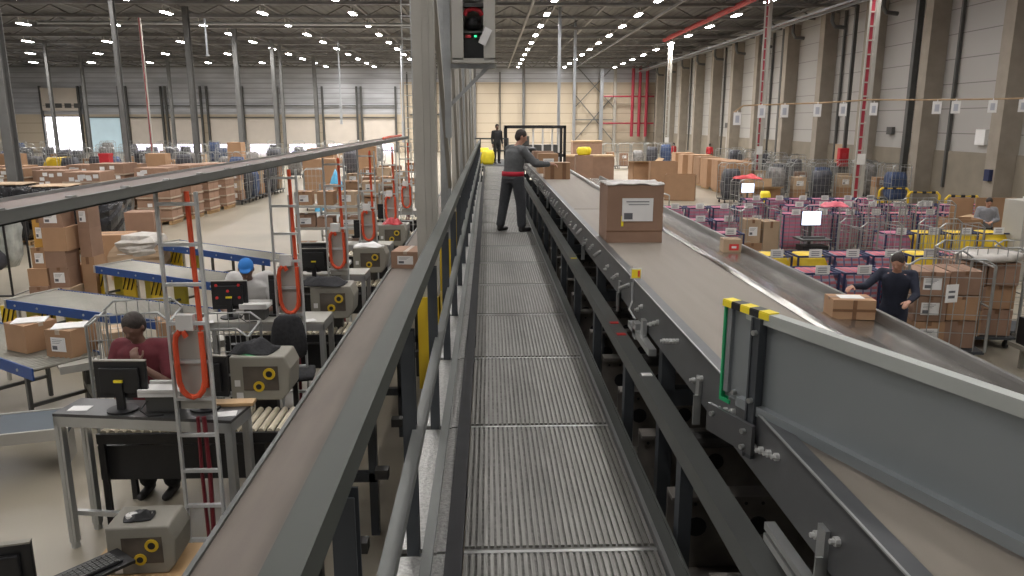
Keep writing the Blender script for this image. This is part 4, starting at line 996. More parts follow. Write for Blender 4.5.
# leaning stack of cartons on the aisle
st = [(-8.55, 14.35, 0, .55, .5, .42, card_l, 'pale carton with white labels at the bottom front of the leaning stack'), (-9.1, 14.3, 0, .5, .5, .46, card_d, 'brown carton with a tilted white label at the bottom of the leaning stack'),
      (-8.35, 14.95, 0, .5, .5, .8, card, 'tall plain carton at the rear bottom of the leaning stack'), (-9.15, 14.35, .46, .5, .45, .36, card, 'plain brown carton second from the floor, aisle side of the leaning stack'),
      (-8.6, 14.4, .42, .5, .5, .42, card_d, 'purple-taped carton with white label, second from the floor in the leaning stack'), (-9.1, 14.4, .82, .4, .4, .42, card, 'orange-brown carton at mid height of the leaning stack'),
      (-8.62, 14.4, .84, .55, .5, .34, card_d, 'grey-brown taped carton under the wide plain one in the leaning stack'), (-8.6, 14.42, 1.18, .62, .55, .48, card, 'wide plain carton at mid height of the leaning stack'),
      (-9.08, 14.45, 1.24, .3, .35, .6, M_('mustard_card', (.5, .27, .05), .8, 0, .08, 4), 'mustard-coloured upright carton in the leaning stack'), (-8.66, 14.42, 1.66, .6, .5, .38, card_d, 'dark-edged carton with a wide white label near the top of the leaning stack'),
      (-9.05, 14.45, 1.84, .34, .35, .3, card_d, 'small carton with a white label at the upper aisle corner of the leaning stack'), (-8.6, 14.42, 2.04, .55, .5, .16, card, 'flat orange carton lying on top of the leaning stack'),
      (-8.02, 14.7, 1.0, .3, .5, .6, card_d, 'taped carton behind the wide plain one in the leaning stack'), (-8.02, 14.7, 0, .34, .5, 1.0, card, 'tall narrow carton at the belt side of the leaning stack'), (-8.02, 14.7, 1.6, .3, .5, .5, card_d, 'carton with a tall white label at the belt-side top of the leaning stack')]
for x, y, z, w_, d_, h_, m, l in st: carton((-8.2 + (x + 8.6) * .7, y + .3, z * .93), (w_ * .72, d_ * .9, h_ * .93), jit(.06), l, 'cartons of the leaning stack', m, lab='label' in l or z > .7 and 'plain' not in l, tape='plain' not in l, tm=tape_m)
for i, (x, y, z, s) in enumerate(((-9.75, 12.9, 0, (.7, .6, .5)), (-9.75, 12.85, .5, (.66, .6, .45)), (-9.9, 12.9, .95, (.6, .55, .35)), (-9.2, 12.1, 0, (.5, .5, .55)))):
    carton((x, y, z), s, .1, ['bottom carton of the short stack at the photo edge beside the free conveyor end', 'middle carton of the short stack at the photo edge', 'top carton of the short stack at the photo edge', 'single carton in front of the short stack at the photo edge'][i], 'cartons of the short edge stack', card, lab=False)
# clear bag on a wire stand
t = thing('bag_stand', 'wire stand with a clear bag of white and dark waste beside the leaning stack', 'bag stand', (-10.0, 15.6, 0))
s = MB()
for x in (-.4, .4): s.tube([(x, -.35, 1.9), (x, -.35, .06), (x, .35, .06), (x, .35, 1.9)], .022, 6)
s.tube([(-.4, -.35, .06), (.4, -.35, .06)], .022, 6).tube([(-.4, -.35, 1.9), (.4, -.35, 1.9)], .022, 6); s.build('stand', blk, t)
rbox(MB(), (-.36, -.3, .6), (.36, .3, 1.95), .12, 7, 0, 4, .06).build('clear_bag', M_('clear_bag', (.42, .45, .42), .2, 0, .25, 5, .4), t, smooth=True)
rbox(MB(), (-.3, -.38, 1.0), (.1, -.2, 1.3), .12, 5, 0, 8, .06).build('white_waste', white_m, t, smooth=True)
rbox(MB(), (-.3, -.36, .6), (.32, -.2, 1.0), .12, 5, 0, 8, .1).build('dark_waste', darkbag, t, smooth=True)

# ---------------------------------------------------------------- cages
CG = cage_proto(); CGL = cage_proto(low=True)
USED = set()
def cage(x, y, rz, label, group=None, low=False, sc=None):
    p = CGL if low else CG
    if p not in USED:
        USED.add(p); p.location = (x, y, 0); p.rotation_euler = (0, 0, rz); p['label'] = label
        KID[p.name] = [(c, kids(c)) for c in kids(p)]
        if group: p['group'] = group
        if sc: p.scale = sc
        return p
    return dup(p, (x, y, 0), rz, label, group, sc)
cage(-3.85, 8.15, .2, 'wire roll cage directly behind the maroon shirt', None, sc=(1.0, 1, .93))
cage(-2.95, 8.0, .1, 'wire roll cage behind the first cable ladder', None, sc=(1, 1, .85))

# wrapped pallets
def pallet(t):
    p = MB()
    for k in range(5): p.b2((-.6 + .265 * k, -.5, .11), (-.45 + .265 * k, .5, .13))
    for k in (-.55, -.05, .45): p.b2((k, -.5, 0), (k + .1, .5, .11))
    return p.build('pallet', wood, t)
def box_pallet(x, y, rz, h, label, group, m=card_d, filmed=False, sc=1.):
    """a pallet stacked with cartons and wrapped: one load that moves together"""
    t = thing('pallet_load', label, 'pallet', (x, y, 0), rz, group); pallet(t)
    nz = max(3, int(h / .38)); hh = (h - .13) / nz; mb = MB(); e = .006
    for k in range(nz):
        for a in range(2):
            for b in range(2): mb.box(((a - .5) * .58, (b - .5) * .48, .13 + hh * (k + .5)), (.57 - e, .47, hh - .012), 0 if (a + b + k) % 3 else 1)
    mb.build('cartons', [m, card_d], t)
    if filmed:
        f = MB()
        for k in range(5): f.b2((-.6, -.5, .2 + h * .18 * k), (.6, .5, .2 + h * .18 * k + .05))
        f.build('film_bands', tape_l, t)
    tp = MB(); rnd = random.Random(int(x * 97 + y))
    for k in range(9): tp.box((rnd.uniform(-.45, .45), -.483, h - .12 - rnd.random() ** 2 * 1.2), (.16, .004, .12))  # white patches: paper labels, and film glints painted in as the same rectangles
    tp.build('paper_label', paper, t)
    return t
def black_pallet(x, y, rz, h, label, w=1.2, film_m=None):
    t = thing('wrapped_pallet', label, 'pallet', (x, y, 0), rz, 'black wrapped pallets'); pallet(t)
    rbox(MB(), (-w / 2, -.5, .13), (w / 2, .5, h), .03, 10, 0, int(abs(x * 10)), .035).build('black_wrap', film_m or blkfilm, t)
    rbox(MB(), (-w / 2 + .05, -.45, h - .03), (w / 2 - .05, .45, h + .02), .03, 3, 0, 3, .05).build('top_sheet', card_l, t)
    return t
for i, (x, y, h) in enumerate(((-16.6, 22.6, 1.75), (-15.2, 22.4, 1.8), (-13.8, 22.6, 1.75), (-12.4, 22.3, 1.72), (-11.0, 22.3, 1.7), (-10.6, 20.9, 1.45))):
    black_pallet(x, y, jit(.08), h, 'pallet wrapped in shiny black film, %s from the photo edge' % ORD[i])
for i, (x, y, h) in enumerate(((-12.75, 24.9, 1.95), (-12.95, 27.0, 2.1), (-11.5, 27.0, 1.95), (-11.35, 28.6, 1.95), (-11.3, 30.2, 1.9), (-11.2, 31.8, 1.85))):
    box_pallet(x, y, jit(.06), h, ['wrapped pallet of pinkish cartons with a red band, beside the black film pallets', 'tall pallet of cartons behind the red-banded one', 'film-wrapped pallet of cartons at the aisle, next past the tall pallet', 'film-wrapped pallet at the aisle, second from the red-banded one', 'film-wrapped pallet at the aisle, third from the red-banded one', 'film-wrapped pallet at the aisle next to the roll cages'][i], 'carton pallets along the aisle', card_d, True)
k = 0
for r, (y, h) in enumerate(((27.6, 1.86), (29.3, 1.9))):
    for i in range(9 if r == 0 else 7):
        x = -19.4 + 1.38 * i + .3 * r
        if x > -14.3 and r == 0 or x > -12.8: continue
        box_pallet(x, y + jit(.1), jit(.05), h + jit(.06), 'pallet of cartons, %s from the photo edge, %s row behind black pallets' % (ORD[i], ('front', 'rear')[r]), 'carton pallets in rows', (card_d, card_d, card)[(i + r) % 3], i % 2 == 0)
# film-covered heap between blue conveyors
t = thing('film_pallet', 'low pallet heaped with parcels under white crumpled film, behind the second blue conveyor', 'pallet', (-8.0, 17.6, 0), .1); pallet(t)
rbox(MB(), (-.6, -.5, .13), (.6, .5, .75), .05, 6, 0, 2, .07).build('parcels', card_l, t)
rbox(MB(), (-.4, -.5, .35), (.45, .4, .98), .05, 9, 0, 5, .12).build('crumpled_film', film, t)
carton((-9.1, 18.6, 0), (.9, .7, .85), .2, 'brown carton beside the heap under white film', None, card, lab=False)
carton((-8.9, 19.8, 0), (.7, .6, 1.25), .1, 'carton with red tape standing behind the film-covered heap', None, card_d, lab=True)

# cages with sacks at the aisle
def load_cage(c, x, y, rz, kind, seed, low=True, far=False, g='goods'):
    """cargo standing inside a cage, each its own thing"""
    rnd = random.Random(seed)
    if kind == 's':
        sm = rnd.choice([bluebag, darkbag, darkbag, greybag])
        o = rbox(MB(), (-.38, -.33, 0), (.38, .33, 1.1 + .5 * rnd.random()), .02, 5, 0, seed, .07).build('mail_sack', sm, None, (x, y, .205), rz, True)
        tag(o, 'bulging %s mail sack, %s' % ({'blue_sack': 'blue', 'dark_sack': 'dark', 'grey_sack': 'grey'}[sm.name], c), 'sack', g)
    else:
        z = .205; n = 2 if far else 3
        for q in range(n):
            h = .42 if far else .36; cm = rnd.choice([card, card_d, card_l]); h2 = h + .05 * rnd.randrange(3)
            pos = ('bottom', 'top')[q] if n == 2 else ('bottom', 'middle', 'top')[q]
            carton((x + jit(.02), y + jit(.02), z), (.62 - .05 * rnd.randrange(3), .55, h2), rz + rnd.uniform(-.04, .04), '%s %s carton, %s' % (pos, {'cardboard': 'brown', 'cardboard_shipping': 'dull brown', 'cardboard_pale': 'pale brown'}[cm.name], c), g, cm, lab=not far or q == 1, tape=not far); z += h2 + .003
for i in range(7):
    y = 33.3 + .95 * i; x = -10.9 + .02 * i
    lab = '%s cage past the pallets along the aisle' % ORD[i]
    cage(x, y, 0, 'wire roll cage, ' + lab, 'roll cages along the aisle', True)
    load_cage(lab, x, y, 0, 's' if i % 3 else 'c', i, g='goods in the aisle-side cages')
cage(-8.3, 42.3, .3, 'empty low roll cage alone in the aisle', None, True, (1.2, 1, .7)); cage(-7.0, 31, .2, 'roll cage standing near the light blue plastic', None, True)

# shelving / sorting line behind the ladders
SB = []
def table_rack(x, y, w_, label):
    t = thing('sorting_rack', label, 'rack', (x, y, 0), 0, 'steel sorting racks behind the desks')
    f = MB()
    for a in (-w_ / 2, w_ / 2 - .05):
        for c in (0, .6): f.b2((a, c, 0), (a + .05, c + .05, 1.9))
    f.build('upright', alu, t)
    for z in (.5, 1.1, 1.6): MB().b2((-w_ / 2, 0, z), (w_ / 2, .65, z + .05)).build('shelf', greycab, t)
    return t
nm = 0
for i in range(5):
    x, y = -3.7 + .05 * i, 17.2 + 3.0 * i; table_rack(x, y, 1.6, '%s steel rack behind the packing desks, counted away from the blue cap' % ORD[i])
    for z in (.555, 1.155, 1.655):
        for q in range(3):
            h = random.choice([.22, .28, .36]) if z < 1.6 else random.choice([.2, .3])
            carton((x - .5 + .5 * q + jit(.03), y + .32, z), (random.choice([.36, .4, .44]), .45, h), jit(.15), '%s carton from the aisle, %s shelf, %s steel rack behind the desks' % (ORD[q], {.555: 'bottom', 1.155: 'middle', 1.655: 'top'}[z], ORD[i]), 'cartons on the sorting racks', random.choice([card, card_d, card_l]), lab=q % 2 == 0)
heap('blue_film', 'heap of light blue plastic film beside the second cable ladder top', 'plastic', -6.2, 31, .0, 1.6, 1.3, 1.6, cyanbag, 4)

# far-left background: cages in rows up to the dock doors
n = 0
for r, (y, x0, x1, step) in enumerate(((42, -32, -12, 1.55), (49, -36, -6, 1.6), (57, -42, -7, 1.75), (66, -46, -7, 2.3))):
    i = 0; x = x0
    while x < x1:
        xx = x + jit(.3); i += 1
        lab = '%s cage from the daylight door side, %s dock row' % (ORD[i - 1], ('first', 'second', 'third', 'last')[r])
        cage(xx, y, jit(.3), 'wire roll cage, ' + lab, 'roll cages before the dock doors', True, (1.15, 1.1, 1.15))
        load_cage(lab, xx, y, 0, 'c' if (i * 7 + r) % 3 == 0 else 's', 100 + r * 40 + i, far=True, g='goods in cages before the dock doors')
        x += step
for i, (x, y, s) in enumerate(((-16.9, 40, (.95, .9, 1.9)), (-24.3, 40, (1.0, 1.0, 1.9)), (-14.9, 46.2, (.8, .8, 2.3)), (-9.6, 45, (1.5, 1.1, 2.0)), (-8.3, 38.5, (1.6, 1., 1.7)), (-29.5, 44.8, (1.3, 1.2, 1.9)), (-7.0, 45, (1.0, 1, 2.1)))):
    carton((x, y, 0), s, jit(.1), 'large brown pallet box standing in the hall, ' + ['behind the slim red-striped post', 'near the pale daylit door', 'beside the dark column', 'by the second dark column', 'just above the cable duct', 'before the open daylight door', 'close to the drop pipes'][i], 'large pallet boxes near the dock doors', card, lab=False, tape=False)
o = MB().b2((-.2, -.2, 0), (.2, .2, 2.05)).b2((-.22, -.22, 2.05), (.22, .22, 2.15)).build('red_bin', red_m, None, (-16.6, 34, 0), 0); tag(o, 'bright red bin standing behind the carton pallets', 'bin')
o = rbox(MB(), (-.8, -.5, 0), (.8, .5, 1.5), .05, 5, 0, 4, .12).build('yellow_sacks', yel_m, None, (-24.4, 44.6, 0), 0, True); tag(o, 'mound of yellow sacks in front of the open daylight door', 'sack')
for i, x in enumerate((-27.5, -18.9)):
    t = thing('striped_post', ['white and red riser post among the cages, opposite the pale door', 'slim red and white riser post behind the carton pallets'][i], 'post', (x, 44, 0))
    MB().b2((-.07, 0, 0), (.07, .1, 9)).build('post', greycab, t); MB().b2((-.02, -.02, 0), (.02, 0, 9)).build('red_hose', redc, t)

# ---------------------------------------------------------------- right-hand side
# cable risers: white ladders with red cable
for i, (x, y, w_) in enumerate(((14.15, 28.9, .34), (13.45, 38, .3), (13.9, 60, .3))):
    t = thing('cable_riser', ['white cable ladder with red cable rising beside the red hydrant cabinet', 'slim white cable ladder with red cable rising by the open cardboard box', 'distant white cable riser near the corner of the hall'][i], 'cable ladder', (x, y, 0))
    zz = 0 if i else .4
    MB().b2((-w_ / 2, 0, 0), (-w_ / 2 + .06, .06, 9.4)).b2((w_ / 2 - .1, -.05, 0), (w_ / 2 + .04, .1, 9.4)).build('stile', greycab, t)
    MB().b2((-w_ / 2 + .08, .03, 0), (w_ / 2 - .14, .08, 9.4)).build('red_cable', redc if i < 2 else conc, t)
    rg = MB(); z = .4
    while z < 9.3: rg.b2((-w_ / 2, -.01, z), (w_ / 2, .02, z + .05)); z += .5
    rg.build('rung', greycab, t)
    MB().b2((-.12, -.08, 1.9), (.16, -.03, 2.3)).build('white_box', white_m, t)
# sagging cord with white cards
t = thing('cord', 'long beige cord strung across the hall before the panelled wall', 'cord', (0, 20, 0))
cp = [(6.35, 0, 3.72), (6.6, 0, 3.9), (7.4, 0, 3.93), (8.6, 0, 3.97), (9.9, 0, 4.05), (11.4, 0, 4.05), (13.2, 0, 4.07), (15.4, 0, 4.13)]
MB().tube(cp, .022, 6).build('rope', card_in, t)
for i, px in enumerate((734, 756.5, 778, 809, 833, 862, 922, 940, 975, 1004)):
    x = 6.45 + (px - 734) * .0278; z = 3.93 + max(0, (x - 7)) * .022
    if i == 0: z = 3.75
    s = .2 if i < 6 else .24
    o = MB().b2((-s / 2, -.004, -.34), (s / 2, .004, -.02), 0).b2((-s * .25, -.006, -.28), (s * .25, -.004, -.1), 1).b2((-s * .05, -.004, -.02), (s * .05, .004, .02), 0).build('hanging_card', [paper, M_('faded_ink', (.42, .43, .48), .7)], None, (x, 20 - .03, z), 0)
    tag(o, 'white printed card hanging from the beige cord, %s from its lower end' % ORD[i], 'card', 'cards on the beige cord')

# wall fittings
t = thing('hydrant_cabinet', 'red fire hose cabinet on the panelled wall beside a column', 'cabinet', (18.5, 39.6, 1.2))
MB().b2((-.24, -.1, .0), (.24, .25, .95)).build('cabinet', red_m, t, bevel=.03); MB().b2((-.05, -.02, .95), (.12, .12, 8)).b2((-.4, .2, -1.2), (.4, .3, .2)).build('pipe', steel_d, t)
MB().b2((-.1, -.11, .45), (.1, -.1, .7)).build('sign', M_('sign_red', (.5, .05, .06), .5), t)
for i, (x, y, z, w_, h_, m, l) in enumerate(((18.44, 22.6, 1.5, .25, .5, steel_d, 'small dark box mounted on the column behind the cardboard sheets'), (19.22, 29.6, 2.6, .6, .6, paper, 'white printed notice on the wall above the barriers'), (19.22, 36.5, 2.9, .5, .35, steel_d, 'dark grey exit lamp on the wall panel between columns'), (19.22, 62, 3., .6, .4, steel_d, 'dark sign high on the wall by the red top person'), (18.45, 27.75, 1.35, .3, .42, navy, 'navy dispenser on the column above the barrier'), (19.2, 25.6, 1.0, .35, .7, greycab, 'grey switch box on the wall behind the yellow barrier'), (18.44, 22.2, 1.2, .25, 1.3, white_m, 'tall white box mounted on the column by the cardboard sheets'))):
    o = MB().b2((-.08, -w_ / 2, 0), (.08, w_ / 2, h_)).build('wall_sign' if i in (1, 2, 3) else 'wall_box', m, None, (x, y, z), 0, bevel=.01); tag(o, l, 'sign' if i in (1, 2, 3) else 'box')
o = MB().b2((-.06, -.9, 0), (.06, .9, 2.6)).build('white_door', greycab, None, (19.1, 60.6, .0), 0); tag(o, 'tall pale door leaf in the panelled wall between two columns', 'door')
o = MB().b2((-.06, -.5, 0), (.06, .5, 1.1)).build('notice_board', card_l, None, (19.17, 41.5, 1.2)); tag(o, 'board with pale notices on the wall behind the cages', 'board')
# yellow barriers
for i, (x, y) in enumerate(((14.9, 27.6), (15.1, 26), (15.6, 24.6))):
    t = thing('safety_barrier', ['yellow and black tubular barrier beside the white cable ladder', 'yellow and black tubular barrier between two columns', 'yellow and black tubular barrier ending behind the cardboard sheets'][i], 'barrier', (x, y, 0), -.25)
    MB().tube([(-.5, 0, 0), (-.5, 0, 1.0), (-.42, 0, 1.1), (.42, 0, 1.1), (.5, 0, 1.0), (.5, 0, 0)], .045, 8).tube([(-.5, 0, .6), (.5, 0, .6)], .04, 8).build('tube', yel_m, t)
    s = MB()
    for k in range(3): s.cyl((-.36 + .3 * k, 0, 1.1), (-.24 + .3 * k, 0, 1.1), .049, 8).cyl((-.3 + .25 * k, 0, .6), (-.2 + .25 * k, 0, .6), .044, 8)
    s.build('black_band', blk, t)

# gaylord boxes in a row
for i in range(7):
    y = 36.6 + 2.0 * i; x = 11.95 + .08 * i
    t = carton((x + jit(.1), y, .12), (1.15, 1.15, 1.5 + jit(.08)), jit(.05), 'tall plain brown pallet box, %s from the white cable ladder in the long row' % ORD[i], 'tall pallet boxes in a long row', card, lab=False, tape=False)
    p = MB()
    for k in (-.5, 0, .45): p.b2((k, -.5, -.12), (k + .1, .5, 0))
    p.build('pallet', wood, t)
# flattened/open boxes near the belt
def open_box(x, y, rz, w_, d_, h_, label, m=card, flaps=(1, 1, 1, 1), thick=.02):
    t = thing('open_carton', label, 'box', (x, y, 0), rz)
    b = MB().b2((-w_ / 2, -d_ / 2, 0), (w_ / 2, d_ / 2, .02)).b2((-w_ / 2, -d_ / 2, 0), (-w_ / 2 + thick, d_ / 2, h_)).b2((w_ / 2 - thick, -d_ / 2, 0), (w_ / 2, d_ / 2, h_)).b2((-w_ / 2, -d_ / 2, 0), (w_ / 2, -d_ / 2 + thick, h_)).b2((-w_ / 2, d_ / 2 - thick, 0), (w_ / 2, d_ / 2, h_))
    b.build('carton_body', m, t)
    for k, (px, py, dx, dy) in enumerate(((-w_ / 2, 0, -1, 0), (w_ / 2, 0, 1, 0), (0, -d_ / 2, 0, -1), (0, d_ / 2, 0, 1))):
        if not flaps[k]: continue
        f = .3; a = flaps[k]
        if dx: q = [(px, -d_ / 2, h_), (px, d_ / 2, h_), (px + dx * f * a, d_ / 2, h_ + f * (1.2 - a)), (px + dx * f * a, -d_ / 2, h_ + f * (1.2 - a))]
        else: q = [(-w_ / 2, py, h_), (w_ / 2, py, h_), (w_ / 2, py + dy * f * a, h_ + f * (1.2 - a)), (-w_ / 2, py + dy * f * a, h_ + f * (1.2 - a))]
        MB().sheet([[q[0], q[1]], [q[3], q[2]]], .01).build('flap', card_in, t)
    return t
open_box(7.75, 38, .05, 1.35, 1.1, 1.55, 'open brown pallet box with flaps, first behind the large labelled parcel', card, (1, .6, 1, 0))
open_box(8.3, 36.3, -.1, 1.25, .9, 1.65, 'open brown pallet box standing tall between two others by the chute', card, (0, 0, 0, 0))
open_box(8.75, 34.6, -.3, 1.35, 1.0, 1.15, 'lower open brown box with a folded edge, nearest the plaid sacks', card, (0, 0, 0, 0))
carton((6.0, 46, 0), (2.9, 1.3, 1.45), .0, 'long low brown crate with a pale top behind the belt parcels', None, card_d, lab=False, tape=False)
carton((6.62, 52, 0), (1.95, 1.3, 2.15), .0, 'shorter tall brown crate with a pale top edge behind the long crate', None, card_d, lab=False, tape=False)
for i, (x, y, z, w_, d_) in enumerate(((6.0, 46, 1.45, 2.95, 1.35), (6.62, 52, 2.15, 2.0, 1.35))):
    o = MB().b2((-w_ / 2, -d_ / 2, 0), (w_ / 2, d_ / 2, .1)).build('crate_lid', card_in, None, (x, y, z)); tag(o, ['pale lid of the long low brown crate', 'pale lid of the shorter tall brown crate'][i], 'lid')
cage(5.75, 27.0, .1, 'low galvanised trolley beside the belt, past the large labelled parcel', None, True, (1.5, 1, .62))
carton((5.75, 27.0, .21), (.7, .5, .5), .2, 'brown carton in the low galvanised trolley', None, card, lab=True)

# striped sacks in racks
SP = [sack_proto(plaid), sack_proto(plaid2, seed=8), sack_proto(M_('yellow_sack', (.72, .50, .02), .6, 0, .1, 4, .3), seed=12, w=.6)]
SU = set()
def sack(kind, x, y, rz, label, group):
    p = SP[kind]
    if kind not in SU:
        SU.add(kind); KID[p.name] = [(c, kids(c)) for c in kids(p)]; p.location = (x, y, 0); p.rotation_euler = (0, 0, rz); p['label'] = label; p['group'] = group; return p
    return dup(p, (x, y, 0), rz, label, group)
def sackrow(x0, y0, n, dx, kind, where, kf=None, rz=0, dy=0):
    for i in range(n):
        k = kf(i) if kf else kind
        sack(k, x0 + dx * i, y0 + dy * i, rz + jit(.04), '%s sack rack, %s from the chute, row %s' % (('pink striped', 'red-grey striped', 'bright yellow')[k], ORD[i], where), 'parcel sacks in navy racks')
sackrow(5.4, 22.2, 4, .72, 0, 'facing the open cardboard boxes'); sackrow(5.35, 19.3, 3, .72, 0, 'just before the first lit screen'); sackrow(5.4, 17.0, 1, .7, 0, 'at the wire cage with white cartons')
sackrow(8.6, 24.5, 6, .74, 0, 'behind the two lit screens'); sackrow(9.2, 22.6, 6, .74, 0, 'right behind the bright screen', lambda i: 1 if i % 3 == 2 else 0)
sackrow(8.3, 20.6, 7, .74, 0, 'beside the bright screen trolley', lambda i: 0 if i < 3 else 1)
sackrow(5.35, 14.1, 6, .72, 2, 'in front of the bright screen', lambda i: 2 if i < 2 else (1 if i != 4 else 2))
sackrow(5.5, 12.5, 5, .7, 1, 'behind the navy sweater person', lambda i: 1)
sackrow(9.2, 16.9, 6, .74, 1, 'inside the tall wire cages', lambda i: (0, 2, 2, 2, 2, 1)[i])
sackrow(12.3, 22.6, 4, .8, 1, 'by the white cable ladder', lambda i: i % 2)
# lit screens on trolleys
def scr(x, y, z, label, w_, rz=PI):
    t = thing('screen_trolley', label, 'computer trolley', (x, y, 0), rz)
    MB().b2((-w_ / 2, 0, z), (w_ / 2, .04, z + w_ * .72)).build('casing', blk, t); MB().b2((-w_ / 2 + .02, .04, z + .02), (w_ / 2 - .02, .045, z + w_ * .70)).build('screen', screen, t)
    MB().b2((-.03, -.02, 0), (.03, .03, z)).b2((-.35, -.1, z - .3), (.35, .45, z - .26)).b2((-.3, -.25, 0), (.3, .35, .05)).build('stand', steel_d, t)
    MB().b2((-.25, .1, z - .26), (.25, .28, z - .23)).b2((-.3, .0, z - .55), (.3, .4, z - .42)).build('keyboard', blk, t)
    return t
scr(7.45, 17.3, 1.14, 'trolley with a bright white screen and keyboard among the striped sacks', .48)
scr(9.45, 27.6, .95, 'smaller blue-white screen beside a yellow vest, near the open cardboard boxes', .5)
o = rbox(MB(), (-.18, -.08, 0), (.18, .08, .75), .1, 6, 0, 4, .05).build('yellow_vest', yelb, None, (9.75, 26.6, .35), 0, True); tag(o, 'yellow vest hanging below the smaller lit screen', 'vest')
heap('red_sheet', 'red and white plastic draped above the smaller lit screen', 'plastic', 9.9, 29, 1.37, 1.1, .7, .2, red_m, 3); cage(9.9, 29, .1, 'wire roll cage under the draped red and white plastic', None, True, (1.2, 1.1, .82)); 
heap('pink_film', 'folded pink plastic on top of a cage beside the bright screen', 'plastic', 8.75, 19.0, 1.40, .7, .45, .16, M_('pink_film', (.6, .1, .14), .5), 5)
# cardboard display by the second riser
open_box(11.0, 30.4, .1, 1.2, .8, .9, 'open brown box with a raised back flap near the slim cable ladder', card, (0, 0, .9, .1))
# tall wire cages
cages = [(8.6, 19.0, 0, .84), (9.6, 18.4, .1, 1.0), (10.7, 18.2, 0, 1.), (8.0, 15.6, .2, .9), (9.6, 15.4, .05, .9), (6.35, 17.9, .1, .95)]
wn = ['under the folded pink plastic', 'right of the folded pink plastic', 'two places past the folded pink plastic', 'ahead of the yellow sacks', 'in the middle of the yellow sacks', 'holding white cartons by the chute']
for i, (x, y, rz, s) in enumerate(cages): cage(x, y, rz, 'tall wire roll cage ' + wn[i], 'wire roll cages among the sacks', sc=(1.2, 1, s))
carton((6.2, 17.75, .205), (.45, .5, .5), 0, 'brown carton at the bottom of the cage by the chute', None, card, lab=False); carton((6.2, 17.75, .705), (.36, .45, .55), 0, 'white flat carton standing in the cage by the chute', None, card_l, lab=True); carton((6.62, 17.8, .205), (.38, .5, 1.0), .1, 'pale tall carton standing in the cage by the chute', None, card_l, lab=False)
# big cage at the right edge
for i, (x, y, rz, s) in enumerate(((6.75, 10.95, -.18, (1.45, 1.1, .95)), (7.75, 11.6, -.1, (1.3, 1, .98)), (8.9, 11.9, -.15, (1.2, 1, .95)))):
    cage(x, y, rz, 'wire roll cage of brown parcels ' + ['with a hanging white card, beside the navy sweater person', 'behind the one with the hanging white card', 'at the photo edge below the white cabinet'][i], 'wire roll cages of brown parcels', sc=s)
cc = 0
for cx, cy, nn in ((6.75, 10.95, 'cage with the hanging card'), (7.75, 11.6, 'cage behind the hanging card')):
    for z, h in ((.205, .42), (.63, .38), (1.015, .36)):
        for dx in (-.25, .25):
            cc += 1
            carton((cx + dx, cy + jit(.03), z), (.46, .6, h - .01), jit(.06) - .1, '%s brown parcel, %s layer, %s' % (('chute-side', 'wall-side')[dx > 0], {.205: 'bottom', .63: 'middle', 1.015: 'top'}[z], nn), 'brown parcels in the big wire cages', (card_d, card, card_d)[cc % 3], lab=cc % 2 == 1)
o = MB().b2((-.1, -.004, -.26), (.1, .004, 0), 0).b2((-.06, -.006, -.2), (.05, -.004, -.16), 1).b2((-.06, -.006, -.12), (.05, -.004, -.09), 1).build('hanging_card', [paper, ink], None, (6.55, 10.3, 1.25), .2); tag(o, 'white card tied to the front of the big wire cage', 'card')
rbx = rbox(MB(), (-.45, -.3, 0), (.45, .3, .14), .05, 5, 0, 4, .05).build('white_film_bag', film, None, (7.85, 11.5, 1.375), .2, True); tag(rbx, 'white plastic-wrapped packet on top of the parcels in the rear big cage', 'packet')
t = thing('rolling_steps', 'slanted pale pole and dark trolley parts at the lower corner beside the cage', 'trolley', (8.0, 10.0, 0))
MB().bar((.35, 0, 0), (.55, 0, 1.5), .05).bar((-.3, .3, 0), (-.3, .3, .5), .05).b2((-.4, -.1, .3), (.5, .5, .36)).build('frame', mach_m, t)
MB().b2((-.35, 0, .36), (.3, .4, .75)).build('black_crate', blk, t)
# cardboard sheets and white cabinet
t = thing('cardboard_screen', 'tall folded brown cardboard sheets standing behind the light grey sweater person', 'cardboard', (12.9, 20.0, 0), -.1)
MB().b2((-.5, 0, 0), (.1, .03, 1.5)).build('sheet', card, t); MB().b2((.1, -.1, 0), (1.15, -.07, 1.52)).build('sheet', card, t)
MB().sheet([[(-.75, -.3, .95), (-.1, -.3, 1.1)], [(-.65, -.8, .8), (-.0, -.7, 1.05)]], .01).build('flap', card_in, t)
open_box(12.0, 18.9, -.1, .8, .6, 1.1, 'brown box below the cardboard flap, before the tall cardboard sheets', card, (0, 0, 0, 0))
t = thing('white_cabinet', 'pale grey cabinet with a red disc and papers at the photo edge', 'cabinet', (12.05, 16.6, 0), .1)
MB().b2((-.35, -.3, 0), (1.3, .3, 1.8)).build('body', greycab, t, bevel=.01); MB().cyl((-.12, -.302, 1.65), (-.12, -.31, 1.65), .08, 16).build('red_disc', tagred, t)
MB().b2((.0, -.305, 1.5), (.3, -.301, 1.73)).build('paper_sheet', paper, t); MB().b2((.0, -.1, 1.8), (.3, .2, 1.85)).build('tray', white_m, t)
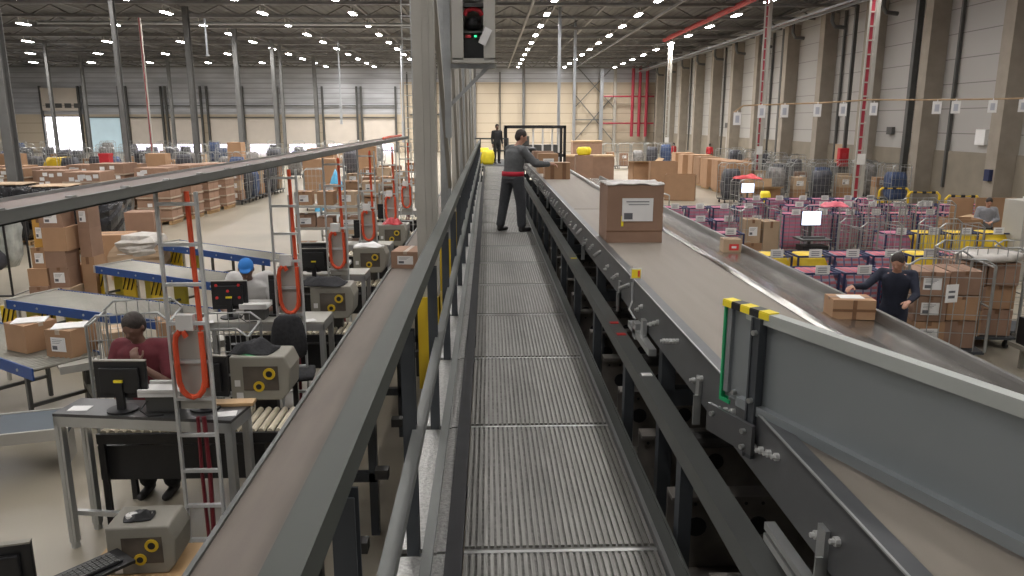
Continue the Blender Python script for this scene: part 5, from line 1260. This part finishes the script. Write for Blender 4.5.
# far right cages in front of the panelled wall
for r, (xa, ya, n, dx, dy) in enumerate(((10.6, 33.2, 6, .95, -.1), (13.0, 36.5, 6, .95, -.15), (17.3, 34.6, 3, .0, -1.3), (15.6, 41, 5, .05, 2.6), (16.9, 42, 5, .05, 2.6))):
    for i in range(n):
        x, y = xa + dx * i, ya + dy * i
        lab = '%s in %s' % (ORD[i], ('the line behind the plaid sacks', 'the line past the slim cable ladder', 'the short line near the fire hose cabinet', 'the line beside the tall pallet boxes', 'the line along the panelled wall')[r])
        cage(x, y, jit(.15), 'wire roll cage, ' + lab, 'roll cages before the panelled wall', True, (1.1, 1, 1.05))
        load_cage(lab, x, y, 0, 'c' if (i + r) % 2 else 's', 300 + 20 * r + i, far=True, g='goods in cages before the panelled wall')
for i in range(5):
    lab = '%s in the far line beneath the crimson pipes' % ORD[i]
    cage(9.2 + 1.1 * i, 58 + .2 * i, jit(.1), 'wire roll cage, ' + lab, 'roll cages beneath the crimson pipes', True, (1.3, 1, 1.15)); load_cage(lab, 9.2 + 1.1 * i, 58 + .2 * i, 0, 'c' if i < 2 else 's', 400 + i, far=True, g='goods beneath the crimson pipes')
carton((17.0, 45, 1.9), (.4, .4, .2), 0, 'x', None, card)
for q in [q for q in bpy.data.objects if q.get('label') == 'x' and q.name.startswith('carton')]:
    for c in kids(q): bpy.data.objects.remove(c)
    bpy.data.objects.remove(q)

# ---------------------------------------------------------------- light of the hall, view
W = bpy.data.worlds.new('world'); SC.world = W; W.use_nodes = True
W.node_tree.nodes['Background'].inputs[0].default_value = (.8, .85, .9, 1); W.node_tree.nodes['Background'].inputs[1].default_value = .3
vs = SC.view_settings; vs.view_transform = 'Standard'; vs.look = 'None'; vs.gamma = 1; vs.use_curve_mapping = False; vs.exposure = 0.0
SC.display_settings.display_device = 'sRGB'
SC.cycles.use_denoising = True
SC.cycles.max_bounces = 6; SC.cycles.diffuse_bounces = 4; SC.cycles.glossy_bounces = 3; SC.cycles.sample_clamp_indirect = 6
SC.cycles.use_light_tree = True
